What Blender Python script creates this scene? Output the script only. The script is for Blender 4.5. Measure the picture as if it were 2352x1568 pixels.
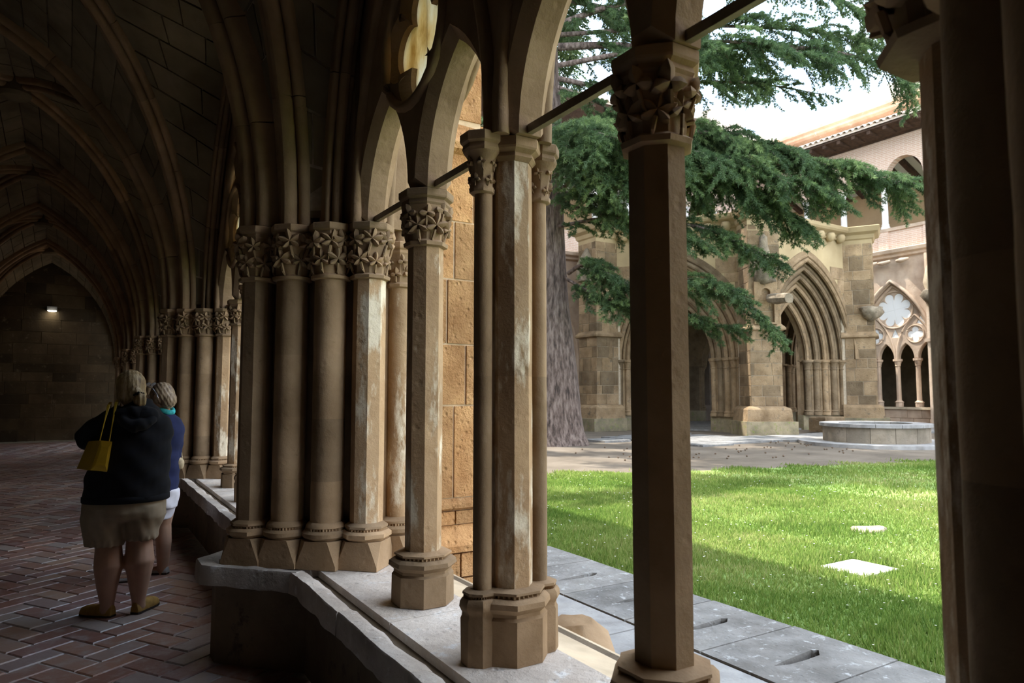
import bpy, bmesh, math, random
import numpy as np
from mathutils import Vector, Matrix
sc = bpy.context.scene
for o in list(bpy.data.objects): bpy.data.objects.remove(o)
COL = sc.collection
PI = math.pi
# ------------------------------------------------------------------ camera, sky, sun, exposure
F_PX = 1600.0
PITCH = math.atan(117 / F_PX)
YAW = math.atan(991 * math.cos(PITCH) / F_PX)
cam_d = bpy.data.cameras.new('camera'); cam = bpy.data.objects.new('camera', cam_d); COL.objects.link(cam)
cam.location = (0, 0, 1.5)
cam.rotation_euler = (PI / 2 + PITCH, 0, -YAW)
cam_d.sensor_width = 36.0; cam_d.lens = 36.0 * F_PX / 2352.0; cam_d.clip_end = 500; cam_d.clip_start = 0.02
cam_d.dof.use_dof = True; cam_d.dof.focus_distance = 4.2; cam_d.dof.aperture_fstop = 5.0
sc.camera = cam
sc.view_settings.view_transform = 'Standard'; sc.view_settings.look = 'None'
sc.view_settings.gamma = 1.0; sc.view_settings.use_curve_mapping = False
sc.view_settings.exposure = 0.30
world = bpy.data.worlds.new('sky'); sc.world = world; world.use_nodes = True
wn = world.node_tree; wn.nodes.clear()
wo = wn.nodes.new('ShaderNodeOutputWorld'); wb = wn.nodes.new('ShaderNodeBackground')
tc = wn.nodes.new('ShaderNodeTexCoord'); wnz = wn.nodes.new('ShaderNodeTexNoise'); wr = wn.nodes.new('ShaderNodeValToRGB')
wnz.inputs['Scale'].default_value = 2.2; wnz.inputs['Detail'].default_value = 5
wr.color_ramp.elements[0].position = .42; wr.color_ramp.elements[0].color = (.58, .76, 1.0, 1)
wr.color_ramp.elements[1].position = .62; wr.color_ramp.elements[1].color = (1.0, .985, .96, 1)
wn.links.new(tc.outputs['Generated'], wnz.inputs['Vector']); wn.links.new(wnz.outputs['Fac'], wr.inputs['Fac'])
wn.links.new(wr.outputs['Color'], wb.inputs['Color']); wb.inputs['Strength'].default_value = 3.8
wn.links.new(wb.outputs[0], wo.inputs[0])
sun_d = bpy.data.lights.new('sun', 'SUN'); sun = bpy.data.objects.new('sun', sun_d); COL.objects.link(sun)
SUN_TO = Vector((-.20, .455, .866)).normalized()
sun.rotation_euler = SUN_TO.to_track_quat('Z', 'Y').to_euler(); sun.location = (0, 0, 40)
sun_d.energy = 7.8; sun_d.angle = math.radians(.6); sun_d.color = (1.0, .95, .86)
sc.cycles.use_adaptive_sampling = True; sc.cycles.adaptive_threshold = .09
sc.cycles.max_bounces = 5; sc.cycles.diffuse_bounces = 3; sc.cycles.glossy_bounces = 2
sc.cycles.transmission_bounces = 2; sc.cycles.sample_clamp_indirect = 6.0; sc.cycles.caustics_reflective = False; sc.cycles.caustics_refractive = False
# ------------------------------------------------------------------ helpers
rnd = random.Random(7)
def U(a, b): return rnd.uniform(a, b)
class MB:
    def __init__(s): s.v = []; s.f = []
    def add(s, vs, fs):
        n = len(s.v); s.v.extend([tuple(p) for p in vs]); s.f.extend([tuple(i + n for i in f) for f in fs]); return s
    def box(s, x0, x1, y0, y1, z0, z1):
        return s.add([(x0,y0,z0),(x1,y0,z0),(x1,y1,z0),(x0,y1,z0),(x0,y0,z1),(x1,y0,z1),(x1,y1,z1),(x0,y1,z1)],
                     [(0,3,2,1),(4,5,6,7),(0,1,5,4),(1,2,6,5),(2,3,7,6),(3,0,4,7)])
    def hexa(s, b, t):      # two quads (bottom, top) in the same order
        return s.add(list(b) + list(t), [(0,3,2,1),(4,5,6,7),(0,1,5,4),(1,2,6,5),(2,3,7,6),(3,0,4,7)])
    def loft(s, rings, cap=True, closed=True):
        n = len(rings[0]); vs = [p for r in rings for p in r]; fs = []
        for i in range(len(rings) - 1):
            for j in range(n if closed else n - 1):
                k = (j + 1) % n
                fs.append((i*n+j, i*n+k, (i+1)*n+k, (i+1)*n+j))
        if cap:
            fs.append(tuple(reversed(range(n)))); fs.append(tuple(range((len(rings)-1)*n, len(rings)*n)))
        return s.add(vs, fs)
    def tube(s, path, rad, n=10, cap=True, squash=None):
        P = [Vector(p) for p in path]; rings = []
        for i, p in enumerate(P):
            t = (P[min(i+1, len(P)-1)] - P[max(i-1, 0)]).normalized()
            ref = Vector((0,0,1)) if abs(t.z) < .9 else Vector((1,0,0))
            a = t.cross(ref).normalized(); b = a.cross(t).normalized()
            r = rad[i] if isinstance(rad, list) else rad
            ra, rb = r if isinstance(r, (list, tuple)) else (r, r)
            rings.append([p + a*math.cos(q)*ra + b*math.sin(q)*rb for q in [2*PI*k/n for k in range(n)]])
        return s.loft(rings, cap)
    def prism(s, poly, z0, z1):
        return s.loft([[(x,y,z0) for x,y in poly], [(x,y,z1) for x,y in poly]])
    def mesh(s, name, smooth=None):
        m = bpy.data.meshes.new(name); m.from_pydata(s.v, [], s.f); fix(m, smooth); return m
    def build(s, name, mat, parent=None, smooth=None, loc=None):
        return link(name, s.mesh(name, smooth), mat, parent, loc)
def fix(m, smooth=None):
    bm = bmesh.new(); bm.from_mesh(m); bmesh.ops.recalc_face_normals(bm, faces=bm.faces); bm.to_mesh(m); bm.free()
    if smooth is not None:
        m.shade_smooth()
        if smooth < 170: m.set_sharp_from_angle(angle=math.radians(smooth))
def link(name, me, mat, parent=None, loc=None):
    o = bpy.data.objects.new(name, me); COL.objects.link(o)
    if mat is not None and len(me.materials) == 0: me.materials.append(mat)
    if parent: o.parent = parent
    if loc is not None: o.location = loc
    return o
def tag(o, label=None, cat=None, group=None, kind=None):
    if label: o['label'] = label
    if cat: o['category'] = cat
    if group: o['group'] = group
    if kind: o['kind'] = kind
    return o
def empty(name, loc=(0,0,0), rz=0):
    o = bpy.data.objects.new(name, None); COL.objects.link(o); o.location = loc; o.rotation_euler = (0,0,rz); o.empty_display_size = .1
    return o
def thing(name, label, cat, loc=(0,0,0), rz=0, group=None): return tag(empty(name, loc, rz), label, cat, group)
def copy_tree(o, parent=None):
    c = o.copy(); COL.objects.link(c); c.parent = parent
    for ch in list(KIDS(o)): copy_tree(ch, c)
    return c
def KIDS(o): return o.children
def ngon(cx, cy, z, a, n=8, rot=None):     # regular n-gon by apothem; octagon faces the axes
    R = a / math.cos(PI / n); r0 = PI / n if rot is None else rot
    return [(cx + R*math.cos(r0 + 2*PI*k/n), cy + R*math.sin(r0 + 2*PI*k/n), z) for k in range(n)]
def lathe(mb, prof, n=8, cx=0, cy=0, rot=None): return mb.loft([ngon(cx, cy, z, a, n, rot) for z, a in prof])
def lerp(a, b, t): return a + (b - a) * t
def jit(me, amt, scale=9.0, seed=0):       # rough, hand-cut surface
    rg = random.Random(seed); ph = [rg.uniform(0, 6) for _ in range(6)]
    for v in me.vertices:
        p = v.co
        d = math.sin(p.x*scale+ph[0]) * math.sin(p.y*scale*1.3+ph[1]) * math.sin(p.z*scale*.9+ph[2]) + .5*math.sin(p.x*scale*2.7+p.z*scale*2.1+ph[3])*math.sin(p.y*scale*2.3+ph[4])
        v.co = p + Vector(v.normal) * d * amt
def plate(name, loops, thick, bevel=0.0, res=0):
    """flat plate in (u,v) with holes -> mesh in local coords: u->x, v->z, thickness along y (centred)"""
    cu = bpy.data.curves.new(name, 'CURVE'); cu.dimensions = '2D'; cu.fill_mode = 'BOTH'; cu.extrude = thick/2 - bevel; cu.bevel_depth = bevel; cu.bevel_resolution = res
    cu.offset = -bevel
    for L in loops:
        sp = cu.splines.new('POLY'); sp.points.add(len(L) - 1)
        for i, (u, v) in enumerate(L): sp.points[i].co = (u, v, 0, 1)
        sp.use_cyclic_u = True
    ob = bpy.data.objects.new(name, cu); COL.objects.link(ob)
    dg = bpy.context.evaluated_depsgraph_get()
    me = bpy.data.meshes.new_from_object(ob.evaluated_get(dg))
    bpy.data.objects.remove(ob); bpy.data.curves.remove(cu)
    me.transform(Matrix(((1,0,0,0),(0,0,-1,0),(0,1,0,0),(0,0,0,1))))
    bm = bmesh.new(); bm.from_mesh(me); bmesh.ops.remove_doubles(bm, verts=bm.verts, dist=1e-5); bmesh.ops.recalc_face_normals(bm, faces=bm.faces); bm.to_mesh(me); bm.free()
    me.materials.clear(); me.shade_flat()
    return me
def arch_pts(a, h, n=10, u0=0, v0=0):      # pointed arch from (u0-a,v0) over the apex to (u0+a,v0)
    R = (a*a + h*h) / (2*a); cx = a - R; pm = math.atan2(h, -cx)
    right = [(u0 + cx + R*math.cos(pm*t/n), v0 + R*math.sin(pm*t/n)) for t in range(n + 1)]
    return [(2*u0 - u, v) for u, v in right] + right[::-1][1:]
def arch_half(a, h, z):                    # half width of that arch at height z above springing
    R = (a*a + h*h) / (2*a)
    if z <= 0: return a
    if z >= h: return 0
    return max(0, a - R + math.sqrt(max(0, R*R - z*z)))
def sweep(mb, path, prof, frame):          # path: list of 3D points; frame(i) -> (b, n) unit vectors; prof [(b,n)]
    rings = []
    for i, p in enumerate(path):
        b, n = frame(i); p = Vector(p)
        rings.append([p + b*x + n*y for x, y in prof])
    return mb.loft(rings)
# ------------------------------------------------------------------ materials
MATS = {}
def nt(name):
    m = bpy.data.materials.new(name); m.use_nodes = True; n = m.node_tree; b = n.nodes['Principled BSDF']; MATS[name] = m
    return m, n, b
def noise(n, scale, detail=4, rough=.55, vec=None, stretch=None):
    t = n.nodes.new('ShaderNodeTexNoise'); t.inputs['Scale'].default_value = scale; t.inputs['Detail'].default_value = detail; t.inputs['Roughness'].default_value = rough
    if vec is None:
        g = n.nodes.new('ShaderNodeNewGeometry'); vec = g.outputs['Position']
    if stretch:
        mp = n.nodes.new('ShaderNodeMapping'); mp.inputs['Scale'].default_value = stretch; n.links.new(vec, mp.inputs['Vector']); vec = mp.outputs['Vector']
    n.links.new(vec, t.inputs['Vector']); return t.outputs['Fac']
def ramp(n, fac, stops):
    r = n.nodes.new('ShaderNodeValToRGB'); e = r.color_ramp.elements
    e[0].position, e[0].color = stops[0][0], (*stops[0][1], 1); e[1].position, e[1].color = stops[-1][0], (*stops[-1][1], 1)
    for p, c in stops[1:-1]:
        q = e.new(p); q.color = (*c, 1)
    n.links.new(fac, r.inputs['Fac']); return r.outputs['Color']
def mixc(n, fac, a, b, mode='MIX'):
    m = n.nodes.new('ShaderNodeMix'); m.data_type = 'RGBA'; m.blend_type = mode
    for s, v in ((m.inputs['Factor'], fac), (m.inputs['A'], a), (m.inputs['B'], b)):
        if isinstance(v, (int, float)): s.default_value = v
        elif isinstance(v, tuple): s.default_value = (*v, 1)
        else: n.links.new(v, s)
    return m.outputs['Result']
def bump(n, b, h, strength=.3, dist=.02):
    k = n.nodes.new('ShaderNodeBump'); k.inputs['Strength'].default_value = strength; k.inputs['Distance'].default_value = dist
    n.links.new(h, k.inputs['Height']); n.links.new(k.outputs['Normal'], b.inputs['Normal'])
def stone(name, c1, c2, scale=5, bs=.4, bd=.012, rough=.9, rand=.25, spots=None, worn=None, pits=True):
    m, n, b = nt(name)
    col = ramp(n, noise(n, scale, 4, .6), [(.3, c1), (.7, c2)])
    oi = n.nodes.new('ShaderNodeObjectInfo')
    rv = ramp(n, oi.outputs['Random'], [(0, (1-rand,)*3), (.5, (1, 1-rand*.1, 1-rand*.2)), (1, (1+rand*.6, 1+rand*.5, 1+rand*.4))])
    col = mixc(n, 1.0, col, rv, 'MULTIPLY')
    col = mixc(n, 1.0, col, ramp(n, noise(n, scale*.45, 3, .6, stretch=(1,1,.6)), [(.3, (.70,.68,.66)), (.5, (1,1,1)), (.72, (1.12,1.10,1.06))]), 'MULTIPLY')
    if worn:   # pale salt and lime blotches
        wv = n.nodes.new('ShaderNodeMath'); wv.operation = 'MULTIPLY'
        f = ramp(n, noise(n, 4.5, 6, .68, stretch=(1.6, 1.6, .5)), [(worn[1], (0,0,0)), (worn[1] + .1, (1,1,1))])
        col = mixc(n, f, col, worn[0])
    if spots:
        f = ramp(n, noise(n, scale*2.3, 4, .7), [(spots[1], (0,0,0)), (spots[1] + .12, (1,1,1))])
        col = mixc(n, f, col, spots[0])
    n.links.new(col, b.inputs['Base Color']); b.inputs['Roughness'].default_value = rough; b.inputs['Specular IOR Level'].default_value = .25
    h = noise(n, scale*7, 5, .7)
    if pits:
        vo = n.nodes.new('ShaderNodeTexVoronoi'); vo.inputs['Scale'].default_value = scale*4
        g = n.nodes.new('ShaderNodeNewGeometry'); n.links.new(g.outputs['Position'], vo.inputs['Vector'])
        r2 = ramp(n, vo.outputs['Distance'], [(.05, (0,0,0)), (.3, (1,1,1))])
        h = mixc(n, .35, h, r2)
    bump(n, b, h, bs, bd)
    return m
def plain(name, c, rough=.8, metal=0, var=0, vs=20, bs=0, sheen=0):
    m, n, b = nt(name)
    if var:
        col = ramp(n, noise(n, vs, 4), [(.3, tuple(x*(1-var) for x in c)), (.7, tuple(min(1, x*(1+var)) for x in c))])
        n.links.new(col, b.inputs['Base Color'])
    else: b.inputs['Base Color'].default_value = (*c, 1)
    b.inputs['Roughness'].default_value = rough; b.inputs['Metallic'].default_value = metal; b.inputs['Specular IOR Level'].default_value = .3
    if sheen: b.inputs['Sheen Weight'].default_value = sheen
    if bs: bump(n, b, noise(n, vs*3, 5), bs, .005)
    return m
S_IN = stone('sandstone', (.27,.178,.100), (.41,.285,.175), 4, .5, .010, spots=((.20,.13,.07), .66))
S_WORN = stone('sandstone_salt_worn', (.33,.21,.115), (.46,.32,.19), 4, .6, .012, worn=((.72,.62,.47), .53))
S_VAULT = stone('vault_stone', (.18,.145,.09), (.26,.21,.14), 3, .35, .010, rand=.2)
S_BENCH = stone('bench_stone', (.46,.40,.35), (.68,.62,.56), 4.5, .7, .016, spots=((.74,.71,.68), .58))
S_SAND = stone('sandy_sill', (.58,.47,.33), (.68,.57,.42), 6, .3, .006)
S_OUT = stone('ochre_ashlar', (.40,.20,.08), (.68,.40,.185), 5, 1.0, .035, rand=.25, spots=((.68,.48,.28), .66))
S_LAV = stone('pavilion_stone', (.19,.133,.076), (.335,.25,.157), 3, .8, .03, rand=.40, spots=((.15,.12,.085), .58))
S_LAVY = stone('pavilion_render', (.385,.295,.165), (.49,.385,.225), .9, .3, .02, rand=.05)
S_GREY = stone('grey_slab', (.18,.18,.176), (.30,.30,.296), 6, .8, .010, spots=((.46,.47,.47), .58))
S_SLABL = stone('pale_slab', (.38,.38,.38), (.50,.50,.50), 8, .5, .006, spots=((.36,.36,.37), .62))
S_WHITE = stone('white_slab', (.72,.69,.64), (.80,.77,.72), 6, .2, .004, rand=.05)
S_WELL = stone('well_stone', (.17,.145,.11), (.28,.24,.19), 3, .6, .02, rand=.2, spots=((.17,.15,.12), .6))
S_WELLTOP = stone('well_rim_stone', (.22,.22,.22), (.32,.32,.32), 5, .5, .01)
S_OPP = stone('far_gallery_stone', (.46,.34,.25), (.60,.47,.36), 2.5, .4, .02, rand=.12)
S_BRICKW = stone('pale_brickwork', (.62,.43,.33), (.74,.55,.44), 3, .3, .01, rand=.08)
S_COLW = stone('white_column_stone', (.66,.63,.60), (.78,.76,.73), 3, .2, .01, rand=.05)
S_YEL = stone('yellow_plaster', (.38,.26,.14), (.45,.32,.18), 1.2, .1, .01, rand=.05, pits=False)
S_MOSS = stone('mossy_plinth', (.20,.18,.12), (.36,.30,.20), 4, .6, .02, spots=((.22,.24,.08), .55))
S_CARVE = stone('weathered_carving', (.17,.14,.10), (.33,.28,.21), 6, .8, .03, spots=((.12,.11,.09), .55))
S_GAP = plain('dark_joint', (.05,.04,.03), .95)
S_MORTAR = plain('mortar', (.46,.38,.28), .95, var=.2)
BRICK = None
def mk_brick():
    m, n, b = nt('floor_brick')
    oi = n.nodes.new('ShaderNodeObjectInfo'); at = n.nodes.new('ShaderNodeAttribute'); at.attribute_name = 'tone'
    r = n.nodes.new('ShaderNodeMath'); r.operation = 'ADD'; n.links.new(oi.outputs['Random'], r.inputs[0]); n.links.new(at.outputs['Fac'], r.inputs[1])
    fr = n.nodes.new('ShaderNodeMath'); fr.operation = 'FRACT'; n.links.new(r.outputs[0], fr.inputs[0])
    c = ramp(n, fr.outputs[0], [(0, (.22,.10,.085)), (.2, (.36,.19,.13)), (.4, (.27,.15,.135)), (.6, (.42,.26,.18)), (.8, (.30,.22,.21)), (1, (.42,.33,.28))])
    c = mixc(n, ramp(n, noise(n, 9, 6, .65), [(.48, (0,0,0)), (.70, (.8,.8,.8))]), c, (.42,.36,.35))
    n.links.new(c, b.inputs['Base Color']); b.inputs['Roughness'].default_value = .36; b.inputs['Specular IOR Level'].default_value = .6
    bump(n, b, noise(n, 30, 6, .6), .35, .004); return m
BRICK = mk_brick()
MORT_F = plain('floor_mortar', (.40,.36,.34), .9, var=.35, vs=14)  # mortar colour lightened to stand in for glints along the joints
def mk_alab():
    m, n, b = nt('alabaster')
    g = n.nodes.new('ShaderNodeNewGeometry')
    v = noise(n, 3.2, 9, .62, g.outputs['Position'], (1, 1, .55))
    c = ramp(n, v, [(.36, (.50,.33,.12)), (.46, (.80,.66,.40)), (.55, (.93,.88,.76)), (.7, (.95,.93,.88))])
    n.links.new(c, b.inputs['Base Color']); b.inputs['Roughness'].default_value = .4
    tr = n.nodes.new('ShaderNodeBsdfTranslucent'); n.links.new(c, tr.inputs['Color'])
    mx = n.nodes.new('ShaderNodeMixShader'); mx.inputs[0].default_value = .65
    out = n.nodes['Material Output']; n.links.new(b.outputs[0], mx.inputs[1]); n.links.new(tr.outputs[0], mx.inputs[2]); n.links.new(mx.outputs[0], out.inputs[0]); return m
ALAB = mk_alab()
IRON = plain('tie_bar_iron', (.30,.24,.17), .6, .4, var=.25)
WOOD = plain('dark_timber', (.055,.03,.018), .8, var=.4, vs=8)
WHITEW = plain('whitewash', (.72,.71,.69), .9)
TILE = stone('roof_tile', (.62,.52,.44), (.80,.72,.64), 6, .3, .01, rand=.2, pits=False)
ORANGE = stone('orange_brick_church', (.62,.38,.24), (.76,.54,.38), 1.6, .5, .05, rand=.1, spots=((.80,.68,.55), .62))
# ------------------------------------------------------------------ the gallery: floor
PIERS = [.17, 4.23, 8.95, 13.4, 17.6, 21.7]
Y_END, Y_BACK, X_LEFT, XC = 25.6, -.95, -3.05, -.9
ZB, ZS = .54, 2.455          # bench top, springing
fw_ = Vector((math.sin(YAW)*math.cos(PITCH), math.cos(YAW)*math.cos(PITCH), math.sin(PITCH)))
rt_ = Vector((math.cos(YAW), -math.sin(YAW), 0)); up_ = rt_.cross(fw_)
def project(p):
    q = Vector(p) - Vector((0,0,1.5)); z = q.dot(fw_)
    if z < .1: return None
    return 1176 + F_PX*q.dot(rt_)/z, 784 - F_PX*q.dot(up_)/z, z
def ray(px, py): return fw_ + rt_*((px-1176)/F_PX) + up_*((784-py)/F_PX)
def at(px, py, zc): return Vector((0,0,1.5)) + ray(px, py)*zc
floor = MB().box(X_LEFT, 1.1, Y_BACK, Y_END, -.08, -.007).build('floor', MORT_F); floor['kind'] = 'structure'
BL, BW, BA = .31, .155, math.radians(33)
def brick_mesh(L, W, h=.045, b=.006):
    mb = MB(); x, y = L/2, W/2
    r = lambda d, z: [(-x+d,-y+d,z),(x-d,-y+d,z),(x-d,y-d,z),(-x+d,y-d,z)]
    return mb.loft([r(0,-h), r(0,-b), r(b,0)])
bm_ = brick_mesh(BL-.012, BW-.012).mesh('brick'); bm_.materials.append(BRICK)
cand = []
ca, sa = math.cos(BA), math.sin(BA)
for i in range(-160, 161):
    for j in range(-160, 161):
        d = (i - j) % 4
        if d == 0: c = ((i+1)*BW, (j+.5)*BW, 0)
        elif d == 3: c = ((i+.5)*BW, (j+1)*BW, PI/2)
        else: continue
        x, y = ca*c[0]-sa*c[1], sa*c[0]+ca*c[1] + 6
        if not (X_LEFT+.1 < x < .98 and .5 < y < Y_END-.15): continue
        p = project((x, y, 0))
        if p is None or not (-120 < p[0] < 1100 and 900 < p[1] < 1720): continue
        cand.append((p[2], x, y, c[2]))
cand.sort()
inview = [c for c in cand if -20 < project((c[1],c[2],0))[0] < 470 + (1568-project((c[1],c[2],0))[1])*.0 and project((c[1],c[2],0))[1] < 1585]
near = set(id(c) for c in inview[:300])
far_v, far_f, far_t = [], [], []
base = [Vector(v.co) for v in bm_.vertices]; bf = [tuple(p.vertices) for p in bm_.polygons]
for c in cand:
    z = U(-.0025, .002); tx, ty = U(-.008,.008), U(-.006,.006); rz = BA + c[3] + U(-.012,.012)
    if id(c) in near:
        o = link('brick', bm_, None, floor, (c[1], c[2], z)); o.rotation_euler = (tx, ty, rz)
    else:
        M = Matrix.Translation((c[1],c[2],z)) @ Matrix.Rotation(rz,4,'Z') @ Matrix.Rotation(tx,4,'X')
        k = len(far_v); far_v.extend(tuple(M @ p) for p in base); far_f.extend(tuple(i+k for i in f) for f in bf); far_t.extend([rnd.random()]*len(base))
m = bpy.data.meshes.new('far_bricks'); m.from_pydata(far_v, [], far_f); fix(m)
m.attributes.new('tone', 'FLOAT', 'POINT').data.foreach_set('value', far_t)
tag(link('paving_bricks', m, BRICK, floor), kind='stuff')
# ------------------------------------------------------------------ shells round the gallery
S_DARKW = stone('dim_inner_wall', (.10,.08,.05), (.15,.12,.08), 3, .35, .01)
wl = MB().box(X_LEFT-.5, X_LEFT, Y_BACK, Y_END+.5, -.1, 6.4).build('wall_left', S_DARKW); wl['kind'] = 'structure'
wbk = MB().box(X_LEFT, 1.8, Y_BACK-.4, Y_BACK, -.1, 6.4).box(1.30, 1.75, Y_BACK, -.24, -.1, 5.6).build('wall_back_light_block', S_DARKW); wbk['kind'] = 'structure'  # unseen wall, added close behind the camera to keep the near gallery dark
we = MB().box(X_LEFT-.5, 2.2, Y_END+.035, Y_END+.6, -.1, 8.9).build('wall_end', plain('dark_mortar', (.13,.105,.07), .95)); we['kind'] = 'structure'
def block_mesh(w, d, h, b=.008):
    x, y, z = w/2, d/2, h/2
    return MB().loft([[(-x+b,-y,-z+b),(x-b,-y,-z+b),(x-b,-y,z-b),(-x+b,-y,z-b)],[(-x,-y+b,-z),(x,-y+b,-z),(x,-y+b,z),(-x,-y+b,z)],[(-x,y,-z),(x,y,-z),(x,y,z),(-x,y,z)]])
def ashlar(parent, mat, org, udir, W, z0, z1, hc=(.28,.36), wl_=(.45,.85), depth=.12, gap=.012, clip=None, seed=1, name='stone_block', proud=.006):
    """courses of separate blocks on a vertical face; udir points along the face, outward normal is udir turned -90 deg about z; org at u=0,z=0"""
    rg = random.Random(seed); u = Vector((udir[0], udir[1], 0)).normalized(); ang = math.atan2(u.y, u.x); nrm = Vector((u.y, -u.x, 0))
    z = z0; k = 0; made = []
    while z < z1 - .05:
        h = rg.uniform(*hc)
        if z1 - (z + h) < hc[0]*.6: h = z1 - z
        x = -rg.uniform(0, wl_[0])
        while x < W:
            w = rg.uniform(*wl_); a, b = max(0, x), min(W, x + w); x += w
            if b - a < .06: continue
            spans = clip(a, b, z, z + h) if clip else [(a, b)]
            for (p, q) in spans:
                if q - p < .05: continue
                pr = rg.uniform(0, proud)
                me = block_mesh(q - p - gap, depth, h - gap).mesh(name); me.materials.append(mat)
                c = Vector(org) + u*((p+q)/2) + Vector((0,0,z + h/2)) + nrm*(pr - depth/2)
                o = link(name, me, None, parent, c); o.rotation_euler = (0,0,ang); made.append(o)
        z += h; k += 1
    return made
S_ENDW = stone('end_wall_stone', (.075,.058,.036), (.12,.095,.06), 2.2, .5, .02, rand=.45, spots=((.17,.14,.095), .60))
# end wall: arch-shaped field of ashlar (normal -y : udir = +x)
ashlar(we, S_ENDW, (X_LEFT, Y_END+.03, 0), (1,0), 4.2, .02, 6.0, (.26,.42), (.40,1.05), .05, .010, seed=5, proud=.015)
lamp = thing('wall_lamp', 'small bright spotlight high on the dark end wall', 'lamp', (-.84, Y_END-.10, 4.03))
MB().box(-.13,.13,-.02,.12,-.03,.10).build('housing', plain('lamp_housing', (.08,.08,.08), .5), lamp)
mE, nE, bE = nt('lamp_glow'); bE.inputs['Emission Color'].default_value = (1,.93,.78,1); bE.inputs['Emission Strength'].default_value = 9
lathe(MB(), [(-.05,.09),(-.03,.12)], 12).build('lens', mE, lamp)
ld = bpy.data.lights.new('lamp_light', 'SPOT'); ld.energy = 2.5; ld.spot_size = 2.4; ld.spot_blend = .8; ld.color = (1,.85,.6); ld.shadow_soft_size = .08
lo = bpy.data.objects.new('lamp_light', ld); COL.objects.link(lo); lo.parent = lamp; lo.location = (0,-.05,-.07); lo.rotation_euler = (.45,0,0)
# upper wall over the arcade, storey above, eaves
wr_ = MB().box(1.27, 1.72, Y_BACK, Y_END+.6, 5.45, 8.7).build('wall_right', S_OPP); wr_['kind'] = 'structure'
up = MB().box(X_LEFT-.5, 1.3, Y_BACK-.4, Y_END+.6, 6.3, 6.6).build('ceiling_slab', S_VAULT); up['kind'] = 'structure'  # unseen slab, added above the vault to stop light leaking in
rf = MB().box(X_LEFT-.5, 2.3, Y_BACK-.4, Y_END+.6, 8.7, 8.9).build('roof_eaves', WOOD); rf['kind'] = 'structure'
# ------------------------------------------------------------------ low bench wall
def offset_path(path, d):
    out = []
    for i, p in enumerate(path):
        p = Vector(p)
        t1 = (p - Vector(path[i-1])).normalized() if i else None
        t2 = (Vector(path[i+1]) - p).normalized() if i < len(path)-1 else None
        n1 = Vector((-t1.y, t1.x)) if t1 else None; n2 = Vector((-t2.y, t2.x)) if t2 else None
        if n1 is None: n = n2
        elif n2 is None: n = n1
        else:
            n = (n1 + n2).normalized(); n = n / max(.4, n.dot(n1))
        out.append(p + n*d)
    return out
LIP = [(-.05,.445),(-.02,.45),(.0,.46),(.022,.475),(.032,.495),(.030,.515),(.016,.535),(-.012,.547),(-.066,.550),(-.072,.540),(-.075,.445)]
def lip(mb, path):   # path runs so that the inside of the gallery is on its left
    cols = [offset_path(path, d) for d, z in LIP]
    return mb.loft([[(cols[k][i].x, cols[k][i].y, LIP[k][1]) for k in range(len(LIP))] for i in range(len(path))])
X_LIP = 1.055
def sub(path, step=.12):
    out = []
    for a, b in zip(path[:-1], path[1:]):
        n = max(1, int((Vector(b)-Vector(a)).length/step))
        out += [tuple(Vector(a).lerp(Vector(b), k/n)) for k in range(n)]
    return out + [tuple(path[-1])]
S_BODY = stone('dull_wall_plaster', (.15,.115,.08), (.24,.19,.135), 3, .6, .012, spots=((.10,.08,.06), .6))
BENCH_LAB = {0: 'low stone bench wall with rounded worn coping under the nearest arcade', 1: 'low bench wall behind the two women, running to the second pier',
             2: 'low bench wall of the arcade bay beyond the second pier'}
for i in range(len(PIERS)):
    y0 = PIERS[i]; y1 = PIERS[i+1] if i+1 < len(PIERS) else Y_END
    root = thing('bench_wall', BENCH_LAB.get(i, 'low bench wall of a far arcade bay hidden behind the piers'), 'bench', (1.4, y0, 0), group='low bench walls under the arcade')
    L = y1 - y0; ox = -1.4
    MB().box(X_LIP+.02+ox, 1.78+ox, 0, L-.004, .0, .50).build('bench_body', S_BODY, root)
    ya = .52; n = max(2, round((L-.95)/.85)); 
    for k in range(n):
        a, b = ya + (L-.92)*k/n, ya + (L-.92)*(k+1)/n - .006
        o = lip(MB(), sub([(X_LIP+ox, b), (X_LIP+ox, a)], .06)).build('coping_stone', S_BENCH, root, 60); 
        for v in o.data.vertices: v.co.x += .004*math.sin(v.co.y*9+k) ; 
        jit(o.data, .006, 14, k); jit(o.data, .003, 41, k+3)
    n = 3
    for k in range(n):
        a, b = .15 + (L-.3)*k/n, .15 + (L-.3)*(k+1)/n - .008
        sl = MB()
        sl.box(1.140+ox, 1.56+ox, a, b, .48, ZB + U(-.003,.003)); sl.build('bench_slab', S_BENCH, root)
        o = MB().hexa([(1.56+ox,a,.40),(1.84+ox,a,.40),(1.84+ox,b,.40),(1.56+ox,b,.40)], [(1.56+ox,a,ZB-.004),(1.82+ox,a,.485),(1.82+ox,b,.485),(1.56+ox,b,ZB-.004)]).build('sloping_sill', S_SAND, root)
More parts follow.
